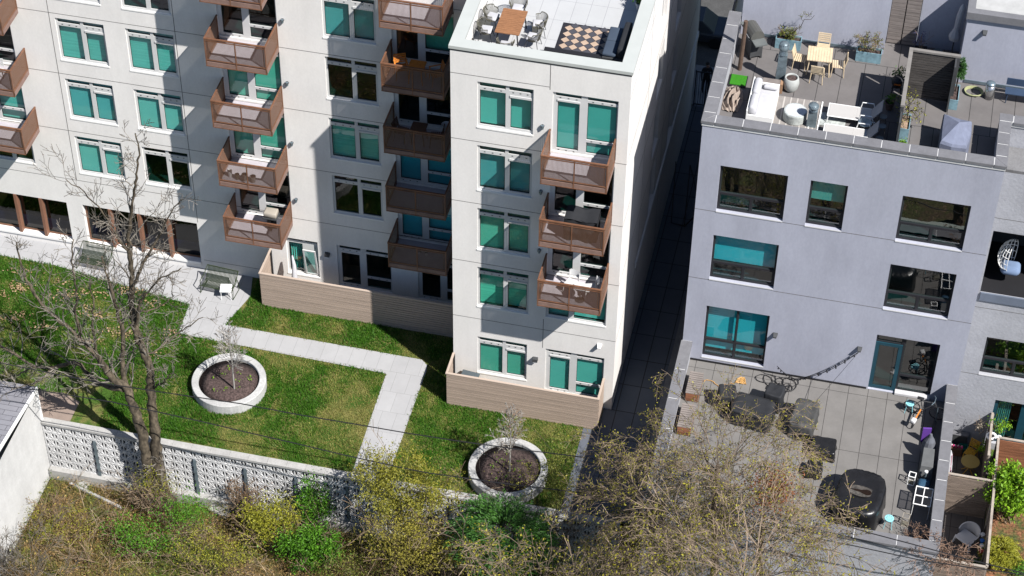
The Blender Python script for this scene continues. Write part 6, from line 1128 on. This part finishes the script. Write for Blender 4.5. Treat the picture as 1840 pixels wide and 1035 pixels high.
treeobj('dead_plant', 'dead twiggy plant in the shaded corner of the patio', 'plant', (18.95, -7.0, Z3), dryp, MC['vine_brown'], None, .03)
T_ = thing('plant_pot', 'dark pot holding the dead twiggy plant', 'pot', (18.95, -7.0, Z3)); part(T_, 'pot', charcoal, lambda m: m.lathe([(.14, 0), (.2, .28), (.17, .28), (.1, .1)], 14))
# shrub in front of the white outbuilding
def twg(m, lf, base): tr.seed(41); [grow(m, base+Vector((tr.uniform(-.8, .8), tr.uniform(-.6, .6), 0)), Vector((tr.uniform(-.5, .5), tr.uniform(-.3, .3), 1.2)), 3.4, .022, 2, .0, .12, 6, .4, .5, lf, .009, .0, .25) for i in range(16)]
pb = at(30, 1030, 'y', -12.0); treeobj('twiggy_shrub', 'thin twiggy shrub with tiny dark buds in front of the white outbuilding', 'shrub', (pb.x, -12.0, -3.15), twg, mat('twig_gray', (.10, .085, .07), .9), leafm('bud_dark', (.06, .055, .03), (.10, .10, .03)), .022, 1, .03, .8, .5)
# unseen trees added down the slope for the gray building's windows to mirror
for s_, pos, l in ((0, (7.5, -17.5, -3.15), 'first added bare tree, unseen beyond the lower edge, for the gray building windows to mirror'), (1, (13.5, -16.0, -3.15), 'second added bare tree, unseen beyond the lower edge, for the gray building windows to mirror'), (2, (19.5, -17.0, -3.15), 'third added bare tree, unseen beyond the lower edge, for the gray building windows to mirror')):
    src = [o for o in bpy.data.objects if o.name.startswith('weeping_tree')][s_]; t_ = dup(src, pos, s_*1.3, l); t_.scale = (1.3, 1.3, 1.25)
for pos in ((10.5, -15.5, -3.15), (16.5, -15, -3.15), (22.5, -16, -3.15)):
    src = [o for o in bpy.data.objects if o.name == 'evergreen_tree'][0]; t_ = dup(src, pos, pos[0], 'added dark evergreen, unseen beyond the lower edge, to be mirrored in the %s windows' % {10.5: 'left gray building', 16.5: 'right gray building', 22.5: 'neighbour house'}[pos[0]]); t_.scale = (1.1, 1.1, 1.5)
# ---- undergrowth (uncountable)
def cellnoise(x, y, s, sd=0):
    r = np.random.default_rng(sd); g_ = r.random((64, 64)); u = x/s+1000; v = y/s+1000; i = np.floor(u).astype(int); j = np.floor(v).astype(int); f = u-i; h = v-j; f = f*f*(3-2*f); h = h*h*(3-2*h); i %= 63; j %= 63
    return g_[i, j]*(1-f)*(1-h)+g_[i+1, j]*f*(1-h)+g_[i, j+1]*(1-f)*h+g_[i+1, j+1]*f*h
n = 190000; x = nr.uniform(-15.5, 9.2, n); y = nr.uniform(-14.5, -6.15, n); h = (cellnoise(x, y, 1.6, 1)*.6+cellnoise(x, y, .55, 2)*.4); c_ = cellnoise(x, y, 1.3, 3)*.6+cellnoise(x, y, .5, 4)*.4
P = np.stack([x, y, -3.12+nr.random(n)**1.5*(.15+.8*h)], 1); U, W = leafaxes(n, .055, .5); bl_ = nr.random(n) < .85; U[bl_] = (U[bl_]+np.array([0, 0, .045])*nr.choice([-1, 1], (bl_.sum(), 1)))*1.5; W[bl_] *= .20; mi = np.where(c_+nr.normal(size=n)*.07 < .47, 0, np.where(c_+nr.normal(size=n)*.08 < .57, 1, 2))
mi = np.where((mi == 2) & (nr.random(n) < .5), 3, mi)
tag(np_quads('undergrowth', P, U, W, [leafm('ug_tan', (.42, .28, .11), (.13, .08, .035)), leafm('ug_olive', (.29, .235, .05), (.09, .08, .02)), leafm('ug_green', (.10, .20, .015), (.04, .08, .01)), leafm('ug_yel', (.27, .26, .04), (.12, .12, .02))], mi=mi), 'tangled dry and green undergrowth covering the ground below the block wall', 'undergrowth', kind='stuff')
m = MB(); tr.seed(50)
for i in range(230):
    x = tr.uniform(-15, 7); y = tr.uniform(-13.5, -6.6); d = Vector((tr.uniform(-1, 1), tr.uniform(-.8, .8), tr.uniform(.1, .8))); grow(m, Vector((x, y, -3.1)), d, tr.uniform(.6, 2.2), .010, 1 if i % 3 else 2, 0, .12, 3, .5, .5, None, .0065, .15, .25)
tag(m.build('dry_twigs', mat('straw_twig', (.26, .20, .14), .9, .4, 2)), 'pale dry twigs lying over the undergrowth', 'twigs', kind='stuff')
for i, (px, py, L_, w_) in enumerate(((172, 893, 2.6, .12), (150, 873, .5, .3), (395, 920, .9, .4))):
    q = at(px, py, 'z', -3.1); T_ = thing(('fallen_beam', 'concrete_block', 'rubble')[i], ('pale fallen beam lying below the block wall at the left', 'broken patterned concrete block lying by the fallen beam', 'pale rubble at the foot of the block wall right of the big tree')[i], ('beam', 'block', 'rubble')[i], q, R_(-17)); part(T_, 'piece', conc, lambda m: m.soft(-L_/2, L_/2, -w_/2, w_/2, 0, .16, .03))
# ---- grass (uncountable)
def inside(x, y, poly):
    c = np.zeros(len(x), bool); j = len(poly)-1
    for i in range(len(poly)):
        xi, yi = poly[i]; xj, yj = poly[j]; c ^= ((yi > y) != (yj > y)) & (x < (xj-xi)*(y-yi)/(yj-yi+1e-9)+xi); j = i
    return c
n = 230000; x = nr.uniform(-22, 6.2, n); y = nr.uniform(-5.6, 4.0, n)
k = ~inside(x+nr.normal(size=n)*.05, y+nr.normal(size=n)*.05, pathpoly) & ~((x > 0.02) & (x < 6.2) & (y > -1.2)) & ~((x > -8.97) & (y > 2.48)) & (y < 3.98) & (((x+8.8)**2+(y+2.37)**2) > 1.5**2) & (((x-3.26)**2+(y+4.35)**2) > 1.55**2) & ~((x > 5.65)) & ~((x < -13.3) & (y < -3.2)) & ~((x < -9.6) & (y > 1.9) & (x > -10.2))
x = x[k]; y = y[k]; n = len(x); cn = cellnoise(x, y, 1.9, 7)*.5+cellnoise(x, y, .6, 8)*.32+cellnoise(x, y, .2, 9)*.18
lush = np.clip((x < -8.5)*.22+(y > 1.2)*.12+(np.abs((x+8.8)**2+(y+2.37)**2-3.2) < 1.3)*.25+(np.abs(x+2.1) < .0)*.2, 0, 1)
c_ = cn+lush; hgt = .045+.12*np.clip(c_-.35, 0, 1)*nr.uniform(.5, 1.3, n)
dr = rand_dirs(n); dr[:, 2] = np.abs(dr[:, 2])+1.0; dr /= np.linalg.norm(dr, axis=1)[:, None]; P = np.stack([x, y, hgt*.5], 1); U = dr*hgt[:, None]*.9; W = np.cross(dr, rand_dirs(n)); W /= np.linalg.norm(W, axis=1)[:, None]; W *= .014
e_ = c_+nr.normal(size=n)*.07; mi = np.where(e_ < .50, 0, np.where(e_ < .60, 1, 2))
tag(np_quads('grass', P, U, W, [leafm('gr_dry', (.27, .255, .075), (.17, .175, .045)), leafm('gr_mid', (.13, .20, .025), (.075, .13, .015)), leafm('gr_lush', (.06, .165, .010), (.026, .085, .006))], mi=mi), 'patchy green and straw coloured lawn grass', 'grass', kind='stuff')
# fallen leaves on the left lawn
n = 700; cl_ = nr.uniform([-20, -1.5], [-11.8, 2.3], (26, 2)); q = cl_[nr.integers(0, 26, n)]+nr.normal(size=(n, 2))*np.array([.28, .14]); k = ~inside(q[:, 0], q[:, 1], pathpoly); q = q[k]; P = np.concatenate([q, np.full((len(q), 1), .13)], 1); U, W = leafaxes(len(q), .055, .7, .8); tag(np_quads('fallen_leaves', P, U, W, leafm('fallen', (.33, .23, .13), (.20, .13, .07), .1)), 'orange-brown fallen leaves on the left lawn', 'leaves', kind='stuff')
